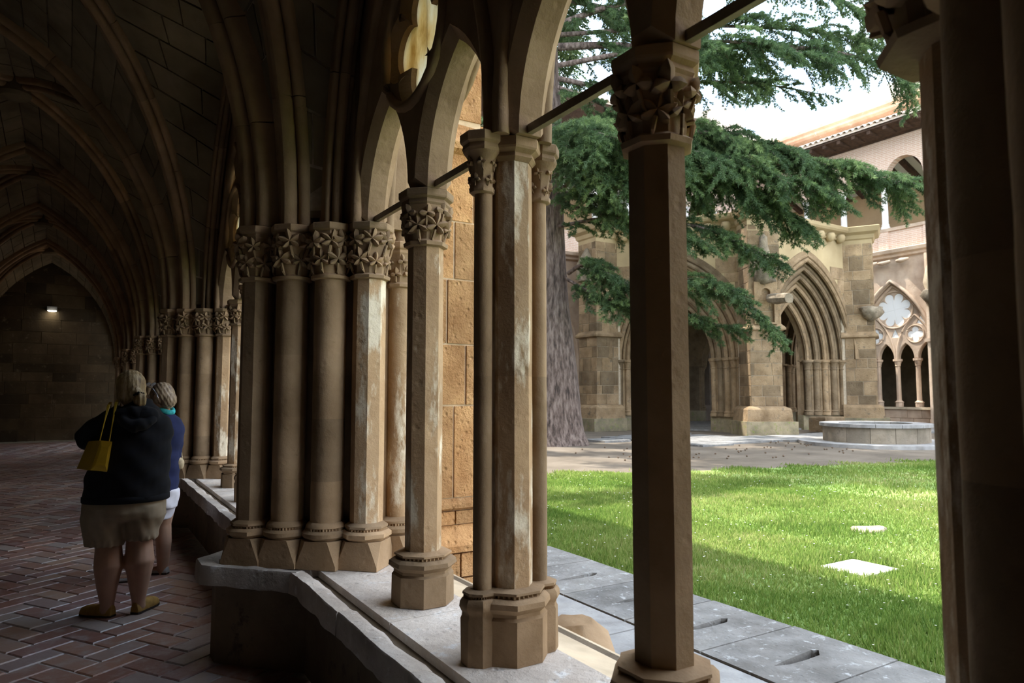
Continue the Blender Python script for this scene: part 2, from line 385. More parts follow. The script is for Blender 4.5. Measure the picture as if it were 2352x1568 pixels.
# ------------------------------------------------------------------ capitals, shafts, bases
def leaf_mesh(name, lob=5, r=.045, L=.075):
    mb = MB(); o = []; n = lob*6 + 1
    for k in range(n):
        t = -PI*.86 + 1.72*PI*k/(n-1)
        ph = (k/(n-1))*lob; tri = 1 - abs((ph % 1) - .5)*2
        rr = r*(.50 + .62*tri**.75)*(1 + .18*math.cos(t))
        o.append((rr*math.sin(t), tri, L*.5 + rr*math.cos(t)))
    c = (0, -.020, L*.5)
    rim = [(x, -.010 - .008*q - .22*max(0, z-L*.8), z) for x, q, z in o]; back = [(x*.94, .014, L*.5+(z-L*.5)*.94) for x, q, z in o]
    mid = [(x*.5, -.026 + .010*(1-q) - .12*max(0, z-L*.7), L*.5 + (z-L*.5)*.5) for x, q, z in o]
    vs = [c] + mid + rim + back; fs = []
    for k in range(n - 1):
        fs.append((0, 1+k, 2+k)); fs.append((1+k, 1+n+k, 2+n+k, 2+k)); fs.append((1+n+k, 1+2*n+k, 2+2*n+k, 2+n+k))
    mb.add(vs, fs); mb.tube([(0,.006,-.034),(0,-.004,-.015),(0,-.014,L*.25)], [.005,.006,.006], 5)
    m = mb.mesh(name, 35); return m
LEAF5 = leaf_mesh('leaf', 5, .042, .07); LEAF3 = leaf_mesh('leaf', 3, .036, .06); LEAFP = leaf_mesh('leaf', 5, .040, .08)
for q in (LEAF5, LEAF3, LEAFP): q.materials.append(S_IN)
def capital(parent, x, y, a_sh, a_top, z0, z1, mat, n=8, rg=None, leaves=(8, LEAF5, 8, LEAF3), ab=.075, nb=8):
    rg = rg or rnd; H = z1 - z0 - ab
    cap = lathe(MB(), [(z0, a_sh*1.02), (z0+.006, a_sh*1.22), (z0+.022, a_sh*1.26), (z0+.034, a_sh*1.05), (z0+H*.45, a_sh*1.10), (z0+H*.8, a_sh*1.25), (z0+H, a_top*.86)], nb if nb > 8 else 8, x, y).build('capital', mat, parent, 40)
    lathe(MB(), [(z1-ab, a_top*.84), (z1-ab*.85, a_top*.90), (z1-ab*.62, a_top*.86), (z1-ab*.5, a_top*.98), (z1-ab*.4, a_top), (z1-.004, a_top), (z1, a_top-.004)], 8, x, y).build('abacus', mat, cap)
    for cnt, me, zz, rr, off in ((leaves[0], leaves[1], z0+H*.27, a_sh*1.13, .5), (leaves[2], leaves[3], z0+H*.66, a_sh*1.26, 0)):
        for k in range(cnt):
            t = 2*PI*(k+off)/cnt + PI/8 + rg.uniform(-.06,.06)
            o = link('leaf', me, None, cap, (x + rr*math.cos(t), y + rr*math.sin(t), zz + rg.uniform(-.008,.008)))
            s = rg.uniform(1.0,1.4)*a_sh/.085; o.scale = (s, s, s); o.rotation_euler = (-.12 + rg.uniform(-.15,.15), rg.uniform(-.3,.3), t + PI/2)
    return cap
def gear(mb, x, y, z0, z1, a, n=8, teeth=5, depth=.008):
    out = []
    base_ = ngon(x, y, 0, a, n)
    pts = []
    for k in range(n):
        p, q = Vector(base_[k]), Vector(base_[(k+1) % n])
        for t in range(teeth*2):
            r = p.lerp(q, t/(teeth*2)); s = 1 if t % 2 else 1 - depth/a
            pts.append((x + (r.x-x)*s, y + (r.y-y)*s))
    return mb.loft([[(u, v, z) for u, v in pts] for z in (z0, z1)])
def base_oct(parent, x, y, a, z0, mat, n=8, plinth=.16, tot=.235, ap=None):
    ap = ap or a*1.68
    b = lathe(MB(), [(z0, ap), (z0+plinth-.03, ap), (z0+plinth-.02, ap*.93), (z0+plinth-.008, ap*.93), (z0+plinth, ap*1.0), (z0+plinth+.012, ap*1.09), (z0+plinth+.030, ap*1.07), (z0+plinth+.042, ap*.96), (z0+plinth+.044, ap*.86)], n, x, y).build('base', mat, parent, 35)
    jit(b.data, .003, 30, int(abs(x*100+y*10)))
    gear(MB(), x, y, z0+plinth+.040, z0+plinth+.056, ap*.90, n if n <= 8 else 8, 5 if n <= 8 else 5).build('bead_ring', mat, b)
    lathe(MB(), [(z0+plinth+.052, ap*.86), (z0+plinth+.056, ap*.93), (z0+plinth+.064, ap*.92), (z0+tot, a*1.02)], n, x, y).build('base_collar', mat, b, 40)
    return b
def shaft(parent, x, y, a, z0, z1, mat, n=8, joints=(), name='shaft'):
    zs = [z0] + sorted(joints) + [z1]; out = []
    for p, q in zip(zs[:-1], zs[1:]):
        g = 0
        s_ = 5
        mb = lathe(MB(), [(lerp(p+g, q-g, t/s_), a*(1 if 0 < t < s_ else .985)) for t in range(s_+1)], n, x, y)
        o = mb.build(name, mat, parent, 30 if n > 8 else None); out.append(o)
    return out
# ------------------------------------------------------------------ slender columns of the arcade
XA = 1.385
def slender(y, label, group=None, worn=True, dark=False):
    c = thing('octagonal_column', label, 'column', (XA, y, ZB), group=group)
    rg = random.Random(int(y*100)); mt = S_WORN if worn else S_IN
    base_oct(c, 0, 0, .079, 0, S_IN); shaft(c, 0, 0, .079, .23, 1.66, mt)
    capital(c, 0, 0, .079, .122, 1.645, ZS-ZB, S_IN, rg=rg)
    return c
def compound(y, label, group=None):
    c = thing('compound_column', label, 'column', (XA, y, ZB), group=group); rg = random.Random(5)
    base_oct(c, 0, 0, .076, 0, S_IN, 8, .185, .255, .130)
    shaft(c, 0, 0, .076, .25, 1.845, S_WORN, 8, (1.02,), name='core_shaft')
    lathe(MB(), [(1.83,.078),(1.845,.092),(1.86,.088),(1.872,.108),(1.88,.112),(ZS-ZB-.002,.112)], 8, 0, 0).build('core_abacus', S_IN, c)
    for s in (-1, 1):
        base_oct(c, s*.128, 0, .034, 0, S_IN, 8, .185, .255, .066)
        shaft(c, s*.122, 0, .034, .25, 1.72, S_IN, 14, (1.02,), name='attached_shaft')
        capital(c, s*.128, 0, .036, .078, 1.70, ZS-ZB+.012, S_IN, rg=rg, leaves=(5, LEAF3, 5, LEAF3), ab=.07)
    return c
slender(3.03, 'octagonal column with crisp leaf capital, next to the clustered pier')
compound(2.25, 'thick column of octagonal core and two attached round shafts')
cc_ = slender(1.45, 'dark octagonal column in the centre with broken leaf capital', worn=False)
for ch in cc_.children:
    if ch.name.startswith('base'): jit(ch.data, .010, 33, 4)
def light_cols(i):      # equal lights between the jambs of piers i, i+1
    a, b = PIERS[i]+.44, PIERS[i+1]-.44; s = (b-a)/4
    return [a+s, a+2*s, a+3*s]
for i in range(len(PIERS)-1):
    if i == 0: continue
    for k, y in enumerate(light_cols(i)):
        if i == 1 and k == 2: slender(7.64, 'distant octagonal column seen between the second pier and the near pier')
        elif k == 1: compound(y, 'compound column of a bay hidden by the piers', 'compound columns of the other bays')
        else: slender(y, 'octagonal column of a bay hidden by the piers', 'octagonal columns of the other bays')
# ------------------------------------------------------------------ clustered piers
def vbase(parent, x, y, a, mat, rnd_=False):     # square block whose corners die up into an octagon
    h = .15; w = .118; z0 = ZB; D = w*math.sqrt(2)
    sq = [Vector((x + D*math.cos(PI/2*k), y + D*math.sin(PI/2*k))) for k in range(4)]
    ring0 = []; ring1 = []; ch_ = .052
    for k in range(4):
        ring0 += [tuple(sq[k])]*2; ring1 += [tuple(sq[k] + (sq[k-1]-sq[k]).normalized()*ch_), tuple(sq[k] + (sq[(k+1)%4]-sq[k]).normalized()*ch_)]
    b = MB().loft([[(px,py,z0) for px,py in ring0], [(px,py,z0+.02) for px,py in ring0], [(px,py,z0+h) for px,py in ring1]]).build('base', mat, parent)
    n = 20 if rnd_ else 8
    t = lathe(MB(), [(z0+h-.004, w*.92), (z0+h+.006, w*.97), (z0+h+.018, w*1.10), (z0+h+.038, w*1.10), (z0+h+.052, w*.98)], n, x, y).build('torus', mat, b, 40); jit(t.data, .002, 30, int(x*50))
    gear(MB(), x, y, z0+h+.048, z0+h+.066, w*.92, 8, 5).build('bead_ring', mat, b)
    lathe(MB(), [(z0+h+.062, w*.88), (z0+h+.067, w*.95), (z0+h+.078, w*.93), (z0+.245, a*1.03)], n, x, y).build('base_collar', mat, b, 40)
def pier(y, label, group):
    p = thing('clustered_pier', label, 'pier', (0, y, 0), group=group); rg = random.Random(11)
    MB().loft([[(x,v,z) for x,v in [(1.075,-.372),(.687,.045),(.687,.168),(1.075,.53),(1.76,.53),(1.76,-.372)]] for z in (0,.45)]).build('pedestal', S_BODY, p)
    MB().loft([[(x,v,z) for x,v in [(1.10,-.37),(.72,.045),(.72,.165),(1.10,.53),(1.76,.53),(1.76,-.37)]] for z in (.45,.538)]).build('pedestal_top', S_BENCH, p)
    o = lip(MB(), sub([(X_LIP,.50),(.672,.17),(.672,.04),(X_LIP,-.385)], .07)).build('pedestal_coping', S_BENCH, p, 60); jit(o.data, .006, 13, 3); jit(o.data, .003, 37, 5)
    S = [(.865,0,.085,8),(1.025,-.15,.090,24),(1.025,.15,.090,24),(1.20,-.31,.090,24),(1.20,.31,.090,24),(1.385,-.44,.085,8),(1.385,.44,.085,8)]
    for k, (x, v, a, n) in enumerate(S):
        vbase(p, x, v, a, S_IN, n > 8)
        jamb = k > 4
        shaft(p, x, v, a, ZB+.24, 2.15, S_WORN if jamb else S_IN, n, ((1.0+rg.uniform(-.02,.02)), 1.35+rg.uniform(-.02,.02), 1.72+rg.uniform(-.02,.02)) if n > 8 else (), name='shaft')
        capital(p, x, v, a, .124, 2.135, ZS, S_IN, rg=rg, leaves=(8, LEAF5, 8, LEAFP), nb=20 if n > 8 else 8)
    for s in (-1, 1):
        x, v = 1.60, s*.36
        vbase(p, x, v, .062, S_IN, True); shaft(p, x, v, .062, ZB+.24, 2.13, S_WORN, 18, (1.1,), name='outer_shaft'); capital(p, x, v, .062, .10, 2.115, 2.385, S_IN, rg=rg, leaves=(6, LEAF3, 6, LEAF3))
        MB().tube([(x, v, 2.38), (x, v*1.02, 2.9), (x, v*1.25, 3.6), (x, v*2.0, 4.4)], .055, 10).build('outer_rib', S_IN, p, 60)
    core = [(.93,0),(1.06,-.11),(1.24,-.28),(1.40,-.37),(1.70,-.33),(1.70,.33),(1.40,.37),(1.24,.28),(1.06,.11)]
    MB().prism(core, ZB, ZS).build('core', S_IN, p)
    MB().prism([(1.12,0),(1.22,-.2),(1.28,-.44),(1.60,-.44),(1.60,.44),(1.28,.44),(1.22,.2)], ZS, 5.5).build('springer_wall', S_IN, p)
    return p
PL = [ 'dark pier filling the right edge of the picture', 'clustered pier with six leafy capitals, largest and nearest in the middle',
      'second clustered pier, to the right of the women heads', 'third clustered pier, mostly hidden by the second', 'fourth clustered pier just above the blonde head', 'last clustered pier before the end wall']
proto = pier(PIERS[0], PL[0], 'clustered piers of the arcade')
piers = [proto]
for y, lab in zip(PIERS[1:], PL[1:]):
    c = copy_tree(proto); c.location.y = y; c['label'] = lab; piers.append(c)
# the right-hand pier carries a heavier, more projecting capital on its near jamb
for ch in piers[0].children:
    if ch.name.startswith('capital'):
        bb = ch.bound_box; mx, my = sum(v[0] for v in bb)/8, sum(v[1] for v in bb)/8
        if abs(mx-1.385) < .02 and abs(my-.44) < .02: ch.scale = (1.42,1.42,1); ch.location = (mx*(1-1.42), my*(1-1.42), 0)
# outside buttresses
S_MORT2 = plain('pale_mortar', (.64,.47,.30), .95, var=.2)
for i, y in enumerate(PIERS):
    near_ = (i == 1)
    b = thing('buttress', 'warm orange ashlar buttress seen between the two middle columns' if near_ else 'outside buttress of a pier out of view', 'buttress', (1.7, y, .25), group='outside buttresses')
    if not near_:
        MB().box(0,.75,-.35,.35,0,2.85).build('lower_stage', S_OUT, b); MB().box(0,.5,-.3,.3,2.85,8.4).build('upper_stage', S_OUT, b); continue
    MB().box(0,.732,-.337,.337,0,2.8).build('mortar_core', S_MORT2, b); MB().box(0,.492,-.282,.282,2.8,8.4).build('mortar_core', S_MORT2, b)
    zs = [0,.14,.30]; 
    def stones(x1, hy, zlist, sd):
        rg = random.Random(sd)
        for a, c in zip(zlist[:-1], zlist[1:]):
            cut = rg.uniform(.3,.6)*x1
            for p, q in ((0, cut), (cut, x1)):
                dy = rg.uniform(-.006,.006)
                o = MB().box(p+.006, q-.006, -hy+dy, hy+dy, a+.006, c-.006).build('stone_block', S_OUT, b)
    stones(.80, .40, [-.05,.13,.28], 1)
    o = MB().loft([[(0,-.40-d,z),(.80+d,-.40-d,z),(.80+d,.40+d,z),(0,.40+d,z)] for z,d in ((.28,-.01),(.29,.03),(.33,.04),(.36,.02),(.40,-.03),(.44,-.05))]).build('base_moulding', S_OUT, b, 40); jit(o.data,.01,9,2)
    stones(.76, .36, [.44,.53], 4)
    o = MB().loft([[(0,-.36-d,z),(.76+d,-.36-d,z),(.76+d,.36+d,z),(0,.36+d,z)] for z,d in ((.53,0),(.545,.02),(.57,.02),(.60,-.015))]).build('base_moulding', S_OUT, b, 40)
    stones(.74, .345, [.60,1.17,1.55,1.96,2.33,2.78], 3)
    o = MB().loft([[(0,-.345-d,z),(.74+d,-.345-d,z),(.74+d,.345+d,z),(0,.345+d,z)] for z,d in ((2.76,-.01),(2.79,.05),(2.83,.055),(2.95,-.05),(3.02,-.07))]).build('drip_course', S_OUT, b); jit(o.data,.012,7,5)
    stones(.50, .29, [3.02,3.45,3.85,4.3,4.75,5.2,5.7,6.3,6.9,7.6,8.4], 6)
# ------------------------------------------------------------------ window tracery over the lights
def foil(cx, cz, n, d, r, rot=0, m=72, rmin=0):
    out = []
    for k in range(m):
        t = 2*PI*k/m; best = rmin
        for j in range(n):
            dl = t - rot - 2*PI*j/n; s = d*math.sin(dl)
            if abs(s) < r and math.cos(dl) > 0: best = max(best, d*math.cos(dl) + math.sqrt(r*r - s*s))
        out.append((cx + best*math.cos(t), cz + best*math.sin(t)))
    return out
def cut_poly(poly, px, pz, nx, nz):    # keep the half plane (p-P).n >= 0
    out = []
    for i, a in enumerate(poly):
        b = poly[(i+1) % len(poly)]; da = (a[0]-px)*nx + (a[1]-pz)*nz; db = (b[0]-px)*nx + (b[1]-pz)*nz
        if da >= 0: out.append(a)
        if da*db < 0: t = da/(da-db); out.append((lerp(a[0],b[0],t), lerp(a[1],b[1],t)))
    return out
def tracery(name, W, vtop, mat, label, group, loc, rz, thick=.19, arched=False, panes=True, foot=.085, pmat=None, cat='tracery', hv=.57, qv=.90, py=0.0):
    """local u along x, v up from the springing, y = thickness; inner face at -y"""
    r = thing(name, label, cat, loc, rz, group); s = W/4; a = s/2 - foot
    feet = []
    for k in range(4):
        feet += arch_pts(a, hv, 10, -W/2 + s*(k+.5), 0)
    if arched: top = arch_pts(W/2, vtop, 16)[::-1]; outer = top + feet
    else: outer = [(W/2, 0), (W/2, vtop), (-W/2, vtop), (-W/2, 0)] + feet
    q = .165*s/.78; k78 = s/.78
    holes = [foil(-s, qv, 4, .165*k78, .122*k78, PI/4 if False else 0), foil(s, qv, 4, .165*k78, .122*k78, 0), foil(0, 1.86, 8, .47, .168, PI/8, 128, .36)]
    tri = [[(0, 1.13), (.13, .82), (-.13, .82)]] + [[(sg*1.02*k78, 1.62), (sg*1.22*k78, 1.18), (sg*.86*k78, 1.30)] for sg in (-1, 1)]
    holes += tri
    me = plate('tracery_stone', [outer] + holes, thick, .046 if not arched else .022); o = link('tracery_stone', me, mat, r)
    # raised rolls on both faces
    for y in (-thick/2, thick/2):
        for cx in (-s, s):
            MB().tube([(cx + .335*k78*math.cos(t), y, qv + .335*k78*math.sin(t)) for t in [2*PI*j/28 for j in range(29)]], .028, 8, False).build('roll_moulding', mat, r, 60)
            for pts in (arch_pts(s-.03, 1.62, 12, cx, 0),): MB().tube([(u, y, v) for u, v in pts], .035, 8).build('roll_moulding', mat, r, 60)
        MB().tube([(.70*math.cos(t), y, 1.86 + .70*math.sin(t)) for t in [2*PI*j/44 for j in range(45)]], .04, 8, False).build('roll_moulding', mat, r, 60)
    if panes:
        rg = random.Random(3)
        for (cx, cz, R) in ((-s, qv, .30*k78), (s, qv, .30*k78), (0, 1.86, .66)):
            circ = [(cx + R*math.cos(2*PI*j/28), cz + R*math.sin(2*PI*j/28)) for j in range(28)]
            t = rg.uniform(1.2, 1.9) if R < .5 else 1.4; n1 = (math.cos(t), math.sin(t)*.4)
            cuts = [cut_poly(circ, cx, cz, math.sin(t), math.cos(t)), cut_poly(circ, cx, cz, -math.sin(t), -math.cos(t))]
            if R > .5: cuts = sum([[cut_poly(c, cx, cz, -math.cos(t), math.sin(t)), cut_poly(c, cx, cz, math.cos(t), -math.sin(t))] for c in cuts], [])
            for c in cuts:
                g = (sum(p[0] for p in c)/len(c), sum(p[1] for p in c)/len(c))
                sh_ = .994 if R > .5 else .985; c2 = [(g[0]+(p[0]-g[0])*sh_, g[1]+(p[1]-g[1])*sh_) for p in c]
                MB().loft([[(u, y, v) for u, v in c2] for y in (py, py+.02)]).build('pane', pmat or ALAB, r)
        for tp in tri:
            g = (sum(p[0] for p in tp)/3, sum(p[1] for p in tp)/3)
            MB().loft([[(g[0]+(u-g[0])*1.3, y, g[1]+(v-g[1])*1.3) for u, v in tp] for y in (py, py+.02)]).build('pane', pmat or ALAB, r)
    return r
for i in range(len(PIERS)-1):
    a, b = PIERS[i]+.44, PIERS[i+1]-.44
    lab = {0: 'carved stone tracery over the nearest lights with a veined alabaster roundel', 1: 'stone tracery of the second bay with a sliver of alabaster'}.get(i, 'stone tracery of an arcade bay hidden by the piers')
    r = tracery('window_tracery', b-a, 3.1, S_IN, lab, 'window tracery of the arcade', (XA, (a+b)/2, ZS), PI/2, qv=.76)
    bar = thing('tie_bar', {0: 'slim iron tie bar linking the near column capitals'}.get(i, 'iron tie bar of an arcade bay hidden by the piers'), 'tie bar', (XA, a, ZS), group='iron tie bars')
    MB().box(-.012,.012,-.1,b-a+.1,.004,.036).build('bar', IRON, bar)
# ------------------------------------------------------------------ the rib vault
ceil_ = MB().box(X_LEFT, 1.25, Y_BACK, Y_END, 6.2, 6.25).build('ceiling', S_VAULT); ceil_['kind'] = 'structure'
def arc_curve(p0, p1, n=24):     # rises vertically at p0, circular in its vertical plane, ends at p1
    p0, p1 = Vector(p0), Vector(p1); d = Vector((p1.x-p0.x, p1.y-p0.y, 0)); D = d.length; d /= D; h = p1.z - p0.z
    R = (D*D + h*h)/(2*D); pm = math.atan2(h, R - D)
    return [p0 + d*(R - R*math.cos(pm*t/n)) + Vector((0,0,R*math.sin(pm*t/n))) for t in range(n+1)]
def rib_prof(w, h):
    half = [(-w*.5, h*.6), (-w*.5, h*.12)] + [(-w*.34 + w*.16*math.cos(t), h*.0 + w*.16*math.sin(t)) for t in [PI*.95 + PI*.75*k/5 for k in range(6)]] + [(-w*.19, -h*.05)]
    cen = [(w*.22*math.cos(t), -h*.28 + w*.22*math.sin(t)) for t in [PI*.85 + PI*.65*k/5 for k in range(6)]]
    L = half + [p for p in cen if p[0] <= 0]
    return L + [(0, -h*.28 - w*.22)] + [(-x, y) for x, y in reversed(L)]
def rib(parent, curve, w, h, stones, name='rib_stone', mat=None):
    n = len(curve) - 1; d = Vector((curve[-1].x-curve[0].x, curve[-1].y-curve[0].y, 0)).normalized(); b = Vector((-d.y, d.x, 0))
    prof = rib_prof(w, h)
    for s in range(stones):
        i0, i1 = round(n*s/stones), round(n*(s+1)/stones); seg = [c.copy() for c in curve[i0:i1+1]]
        t0 = (seg[1]-seg[0]).normalized(); seg[0] = seg[0] + t0*.003; seg[-1] = seg[-1] - (seg[-1]-seg[-2]).normalized()*.003
        def fr(i):
            t = (seg[min(i+1,len(seg)-1)] - seg[max(i-1,0)]).normalized(); nn = b.cross(t).normalized()
            if nn.z < 0 or (abs(nn.z) < .2 and nn.dot(d) > 0): nn = -nn
            return b, nn
        sweep(MB(), seg, prof, fr).build(name, mat or S_IN, parent, 40)
ALLP = PIERS + [Y_END - .02]
ZT, ZBOSS, ZF = 5.45, 5.62, 5.30
n_indiv = [0]
web_far = MB()
def web(parent, A, B, courses, bl, indiv, off=.05):
    """masonry web ruled between the curves A(t), B(t) (lists of equal length); blocks hang as separate stones"""
    n = len(A) - 1; rg = random.Random(int(A[0].x*91+A[0].y*37+B[-1].y*13))
    up3 = Vector((0,0,off))
    def pt(t, s):
        f = t*n; i = min(int(f), n-1); g = f - i
        return (A[i].lerp(A[i+1], g)).lerp(B[i].lerp(B[i+1], g), s) + up3
    for k in range(courses):
        t0, t1 = k/courses, (k+1)/courses
        wd = (pt((t0+t1)/2, 0) - pt((t0+t1)/2, 1)).length
        if wd < .06: continue
        m = max(1, round(wd/bl)); cuts = [0] + [ (j + rg.uniform(-.15,.15) + (.5 if k % 2 else 0))/m for j in range(1 if k % 2 == 0 else 0, m) ] + [1]
        cuts = sorted(c for c in cuts if 0 <= c <= 1)
        for s0, s1 in zip(cuts[:-1], cuts[1:]):
            if s1 - s0 < .02: continue
            g = .008; ds = g/max(wd,.1); dt = g/3.6
            q = [pt(t0+dt, s0+ds), pt(t0+dt, s1-ds), pt(t1-dt, s1-ds), pt(t1-dt, s0+ds)]
            nn = (q[1]-q[0]).cross(q[3]-q[0])
            if nn.length < 1e-6: continue
            nn.normalize()
            if nn.z < 0: nn = -nn
            dd = rg.uniform(-.006,.004)
            mb = MB() if indiv else web_far
            mb.hexa([p + nn*dd for p in q], [p + nn*.09 for p in q])
            if indiv:
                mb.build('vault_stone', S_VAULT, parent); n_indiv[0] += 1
def shell(A, B, off=.10):      # continuous mortar backing over the stones
    return [[a + Vector((0,0,off)), b + Vector((0,0,off))] for a, b in zip(A, B)]
back = MB()
for i in range(len(ALLP)-1):
    ya, yb = ALLP[i], ALLP[i+1]; ym = (ya+yb)/2; boss = Vector((XC, ym, ZBOSS))
    near_ = i in (0, 1)
    # transverse arch at ya
    for xs in (.865, 2*XC-.865):
        T = arc_curve((xs, ya, ZS), (XC, ya, ZT))
        rib(ceil_, T, .235, .20, 6)
    for yp, sg in ((ya, 1), (yb, -1)):
        for sx in (1, -1):
            x1 = 1.02 if sx > 0 else 2*XC-1.02; xt = .865 if sx > 0 else 2*XC-.865; xf = 1.215 if sx > 0 else 2*XC-1.215
            D = arc_curve((x1, yp+sg*.15, ZS), boss); T = arc_curve((xt, yp, ZS), (XC, yp, ZT)); Fm = arc_curve((xf, yp+sg*.31, ZS), (xf, ym, ZF))
            rib(ceil_, D, .20, .18, 6)
            if sx > 0: rib(ceil_, Fm, .13, .14, 4)
            vis = near_ and (sx > 0 or i == 1)
            web(ceil_, T, D, 13, .52, vis and not (i == 0 and sg > 0))
            web(ceil_, D, Fm, 13, .52, vis and sx > 0 and not (i == 0 and sg > 0))
            for A, B in ((T, D), (D, Fm)):
                s = shell(A, B)
                back.add([p for r in s for p in r], [(2*k, 2*k+1, 2*k+3, 2*k+2) for k in range(len(s)-1)])
    bo = lathe(MB(), [(ZBOSS-.22,.05),(ZBOSS-.20,.16),(ZBOSS-.15,.19),(ZBOSS-.05,.17),(ZBOSS+.05,.15)], 12, XC, ym).build('boss', S_VAULT, ceil_, 40)
back.build('vault_backing', S_MORTAR, ceil_)
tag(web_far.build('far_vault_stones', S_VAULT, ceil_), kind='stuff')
# ------------------------------------------------------------------ the court: ground, slabs, lawn
ZG = .25
def mk_soil():
    m, n, b = nt('dry_soil')
    c = ramp(n, noise(n, 1.3, 5, .6), [(.3, (.092,.072,.052)), (.5, (.14,.112,.082)), (.7, (.185,.152,.115))])
    c = mixc(n, ramp(n, noise(n, 24, 4, .7), [(.62, (0,0,0)), (.70, (1,1,1))]), c, (.16,.13,.10))
    n.links.new(c, b.inputs['Base Color']); b.inputs['Roughness'].default_value = .95; bump(n, b, noise(n, 40, 3, .7), .5, .02); return m
def mk_turf():
    m, n, b = nt('turf')
    c = ramp(n, noise(n, 1.1, 7, .62), [(.30, (.16,.27,.06)), (.55, (.26,.36,.10)), (.66, (.30,.29,.12)), (.74, (.42,.34,.22))])
    n.links.new(c, b.inputs['Base Color']); b.inputs['Roughness'].default_value = .95; bump(n, b, noise(n, 60, 5, .7), .6, .02); return m
def mk_blade():
    m, n, b = nt('grass_blade')
    at_ = n.nodes.new('ShaderNodeAttribute'); at_.attribute_name = 'tone'
    c = ramp(n, at_.outputs['Fac'], [(0, (.12,.235,.035)), (.45, (.235,.35,.07)), (.8, (.38,.455,.13)), (1, (.55,.53,.24))])
    n.links.new(c, b.inputs['Base Color']); b.inputs['Roughness'].default_value = .7; b.inputs['Specular IOR Level'].default_value = .15
    ge = n.nodes.new('ShaderNodeNewGeometry'); vm = n.nodes.new('ShaderNodeVectorMath'); vm.operation = 'SCALE'; vm.inputs['Scale'].default_value = .35; n.links.new(ge.outputs['Normal'], vm.inputs[0])
    va = n.nodes.new('ShaderNodeVectorMath'); va.operation = 'ADD'; va.inputs[1].default_value = (0,0,1); n.links.new(vm.outputs[0], va.inputs[0]); vn = n.nodes.new('ShaderNodeVectorMath'); vn.operation = 'NORMALIZE'; n.links.new(va.outputs[0], vn.inputs[0])
    n.links.new(vn.outputs[0], b.inputs['Normal'])
    tr = n.nodes.new('ShaderNodeBsdfTranslucent'); n.links.new(c, tr.inputs['Color']); mx = n.nodes.new('ShaderNodeMixShader'); mx.inputs[0].default_value = .55
    n.links.new(b.outputs[0], mx.inputs[1]); n.links.new(tr.outputs[0], mx.inputs[2]); n.links.new(mx.outputs[0], n.nodes['Material Output'].inputs[0]); return m
SOIL, TURF, BLADE = mk_soil(), mk_turf(), mk_blade()
gd = MB().box(1.79, 48, -14, 44, -.4, ZG).build('ground', SOIL); gd['kind'] = 'structure'
LAWN = [(3.2,-9),(3.2,10.0),(4.4,9.5),(6.1,8.84),(7.6,8.2),(9.07,7.75),(11.2,7.25),(13.2,6.8),(16,6.3),(20,5.3),(20,-9)]
def in_lawn(x, y):
    ins = False; j = len(LAWN)-1
    for i in range(len(LAWN)):
        xi, yi = LAWN[i]; xj, yj = LAWN[j]
        if (yi > y) != (yj > y) and x < (xj-xi)*(y-yi)/(yj-yi) + xi: ins = not ins
        j = i
    return ins
lawn = MB().prism(LAWN, ZG-.02, ZG+.012).build('lawn', TURF); tag(lawn, 'green lawn of the cloister court crossed by a straight shadow edge', 'lawn', kind='structure')
rgn = np.random.default_rng(4)
def bare(x, y): return np.sin(x*1.9+.4)*np.sin(y*2.3+1.1) + .6*np.sin(x*4.1+y*3.3)
bx, by = [], []
for (x0, x1, y0, y1, cnt) in ((3.2,5.2,-.3,8,130000),(5.2,8,-.3,9.6,110000),(8,14,-.5,8,70000)):
    bx.append(rgn.uniform(x0, x1, cnt)); by.append(rgn.uniform(y0, y1, cnt))
bx = np.concatenate(bx); by = np.concatenate(by)
th_ = np.arctan2(bx, by); keep = (th_ > math.radians(28)) & (th_ < math.radians(76))
edge = np.interp(bx, [3.2,4.4,6.1,7.6,9.07,11.2,13.2,16], [10,9.5,8.84,8.2,7.75,7.25,6.8,6.3]) + .25*np.sin(bx*5) + .15*np.sin(bx*11)
keep &= (by < edge + rgn.normal(0,.12,len(bx))) & (rgn.random(len(bx)) < np.clip(1.25 - .55*(bare(bx,by) > 1.05), .25, 1))
slabmask = (np.abs((bx-4.69) - (by-2.96)*.0) < .20) & (np.abs(by-2.95) < .17)
keep &= ~((np.abs(bx-4.685) < .20) & (np.abs(by-2.96) < .175)) & ~(((bx-6.06)**2*6 + (by-3.73)**2*14) < .16)
bx, by = bx[keep], by[keep]; N = len(bx)
d = np.hypot(bx, by); h = rgn.uniform(.018,.045,N)*(1 + .5*(np.sin(bx*3)*np.sin(by*2.7) > .3)); w = .0028 + .0006*d; an = rgn.uniform(0, 2*PI, N); ln = rgn.uniform(0,.045,N); la = rgn.uniform(0,2*PI,N)
V = np.empty((N,3,3)); V[:,0,0] = bx - w*np.cos(an); V[:,0,1] = by - w*np.sin(an); V[:,0,2] = ZG
V[:,1,0] = bx + w*np.cos(an); V[:,1,1] = by + w*np.sin(an); V[:,1,2] = ZG
V[:,2,0] = bx + ln*np.cos(la); V[:,2,1] = by + ln*np.sin(la); V[:,2,2] = ZG + .012 + h
def tri_mesh(name, V, tone):
    N = len(V); me = bpy.data.meshes.new(name); me.vertices.add(3*N); me.vertices.foreach_set('co', V.reshape(-1))
    me.loops.add(3*N); me.loops.foreach_set('vertex_index', np.arange(3*N, dtype=np.int32)); me.polygons.add(N)
    me.polygons.foreach_set('loop_start', np.arange(0, 3*N, 3, dtype=np.int32)); me.update(); 
    a = me.attributes.new('tone', 'FLOAT', 'POINT'); a.data.foreach_set('value', np.repeat(tone, 3).astype(np.float32)); return me
tone = np.clip(rgn.normal(.45,.2,N) + .25*np.sin(bx*1.7+1)*np.sin(by*1.9) + .2*(bare(bx,by) > .6), 0, 1)
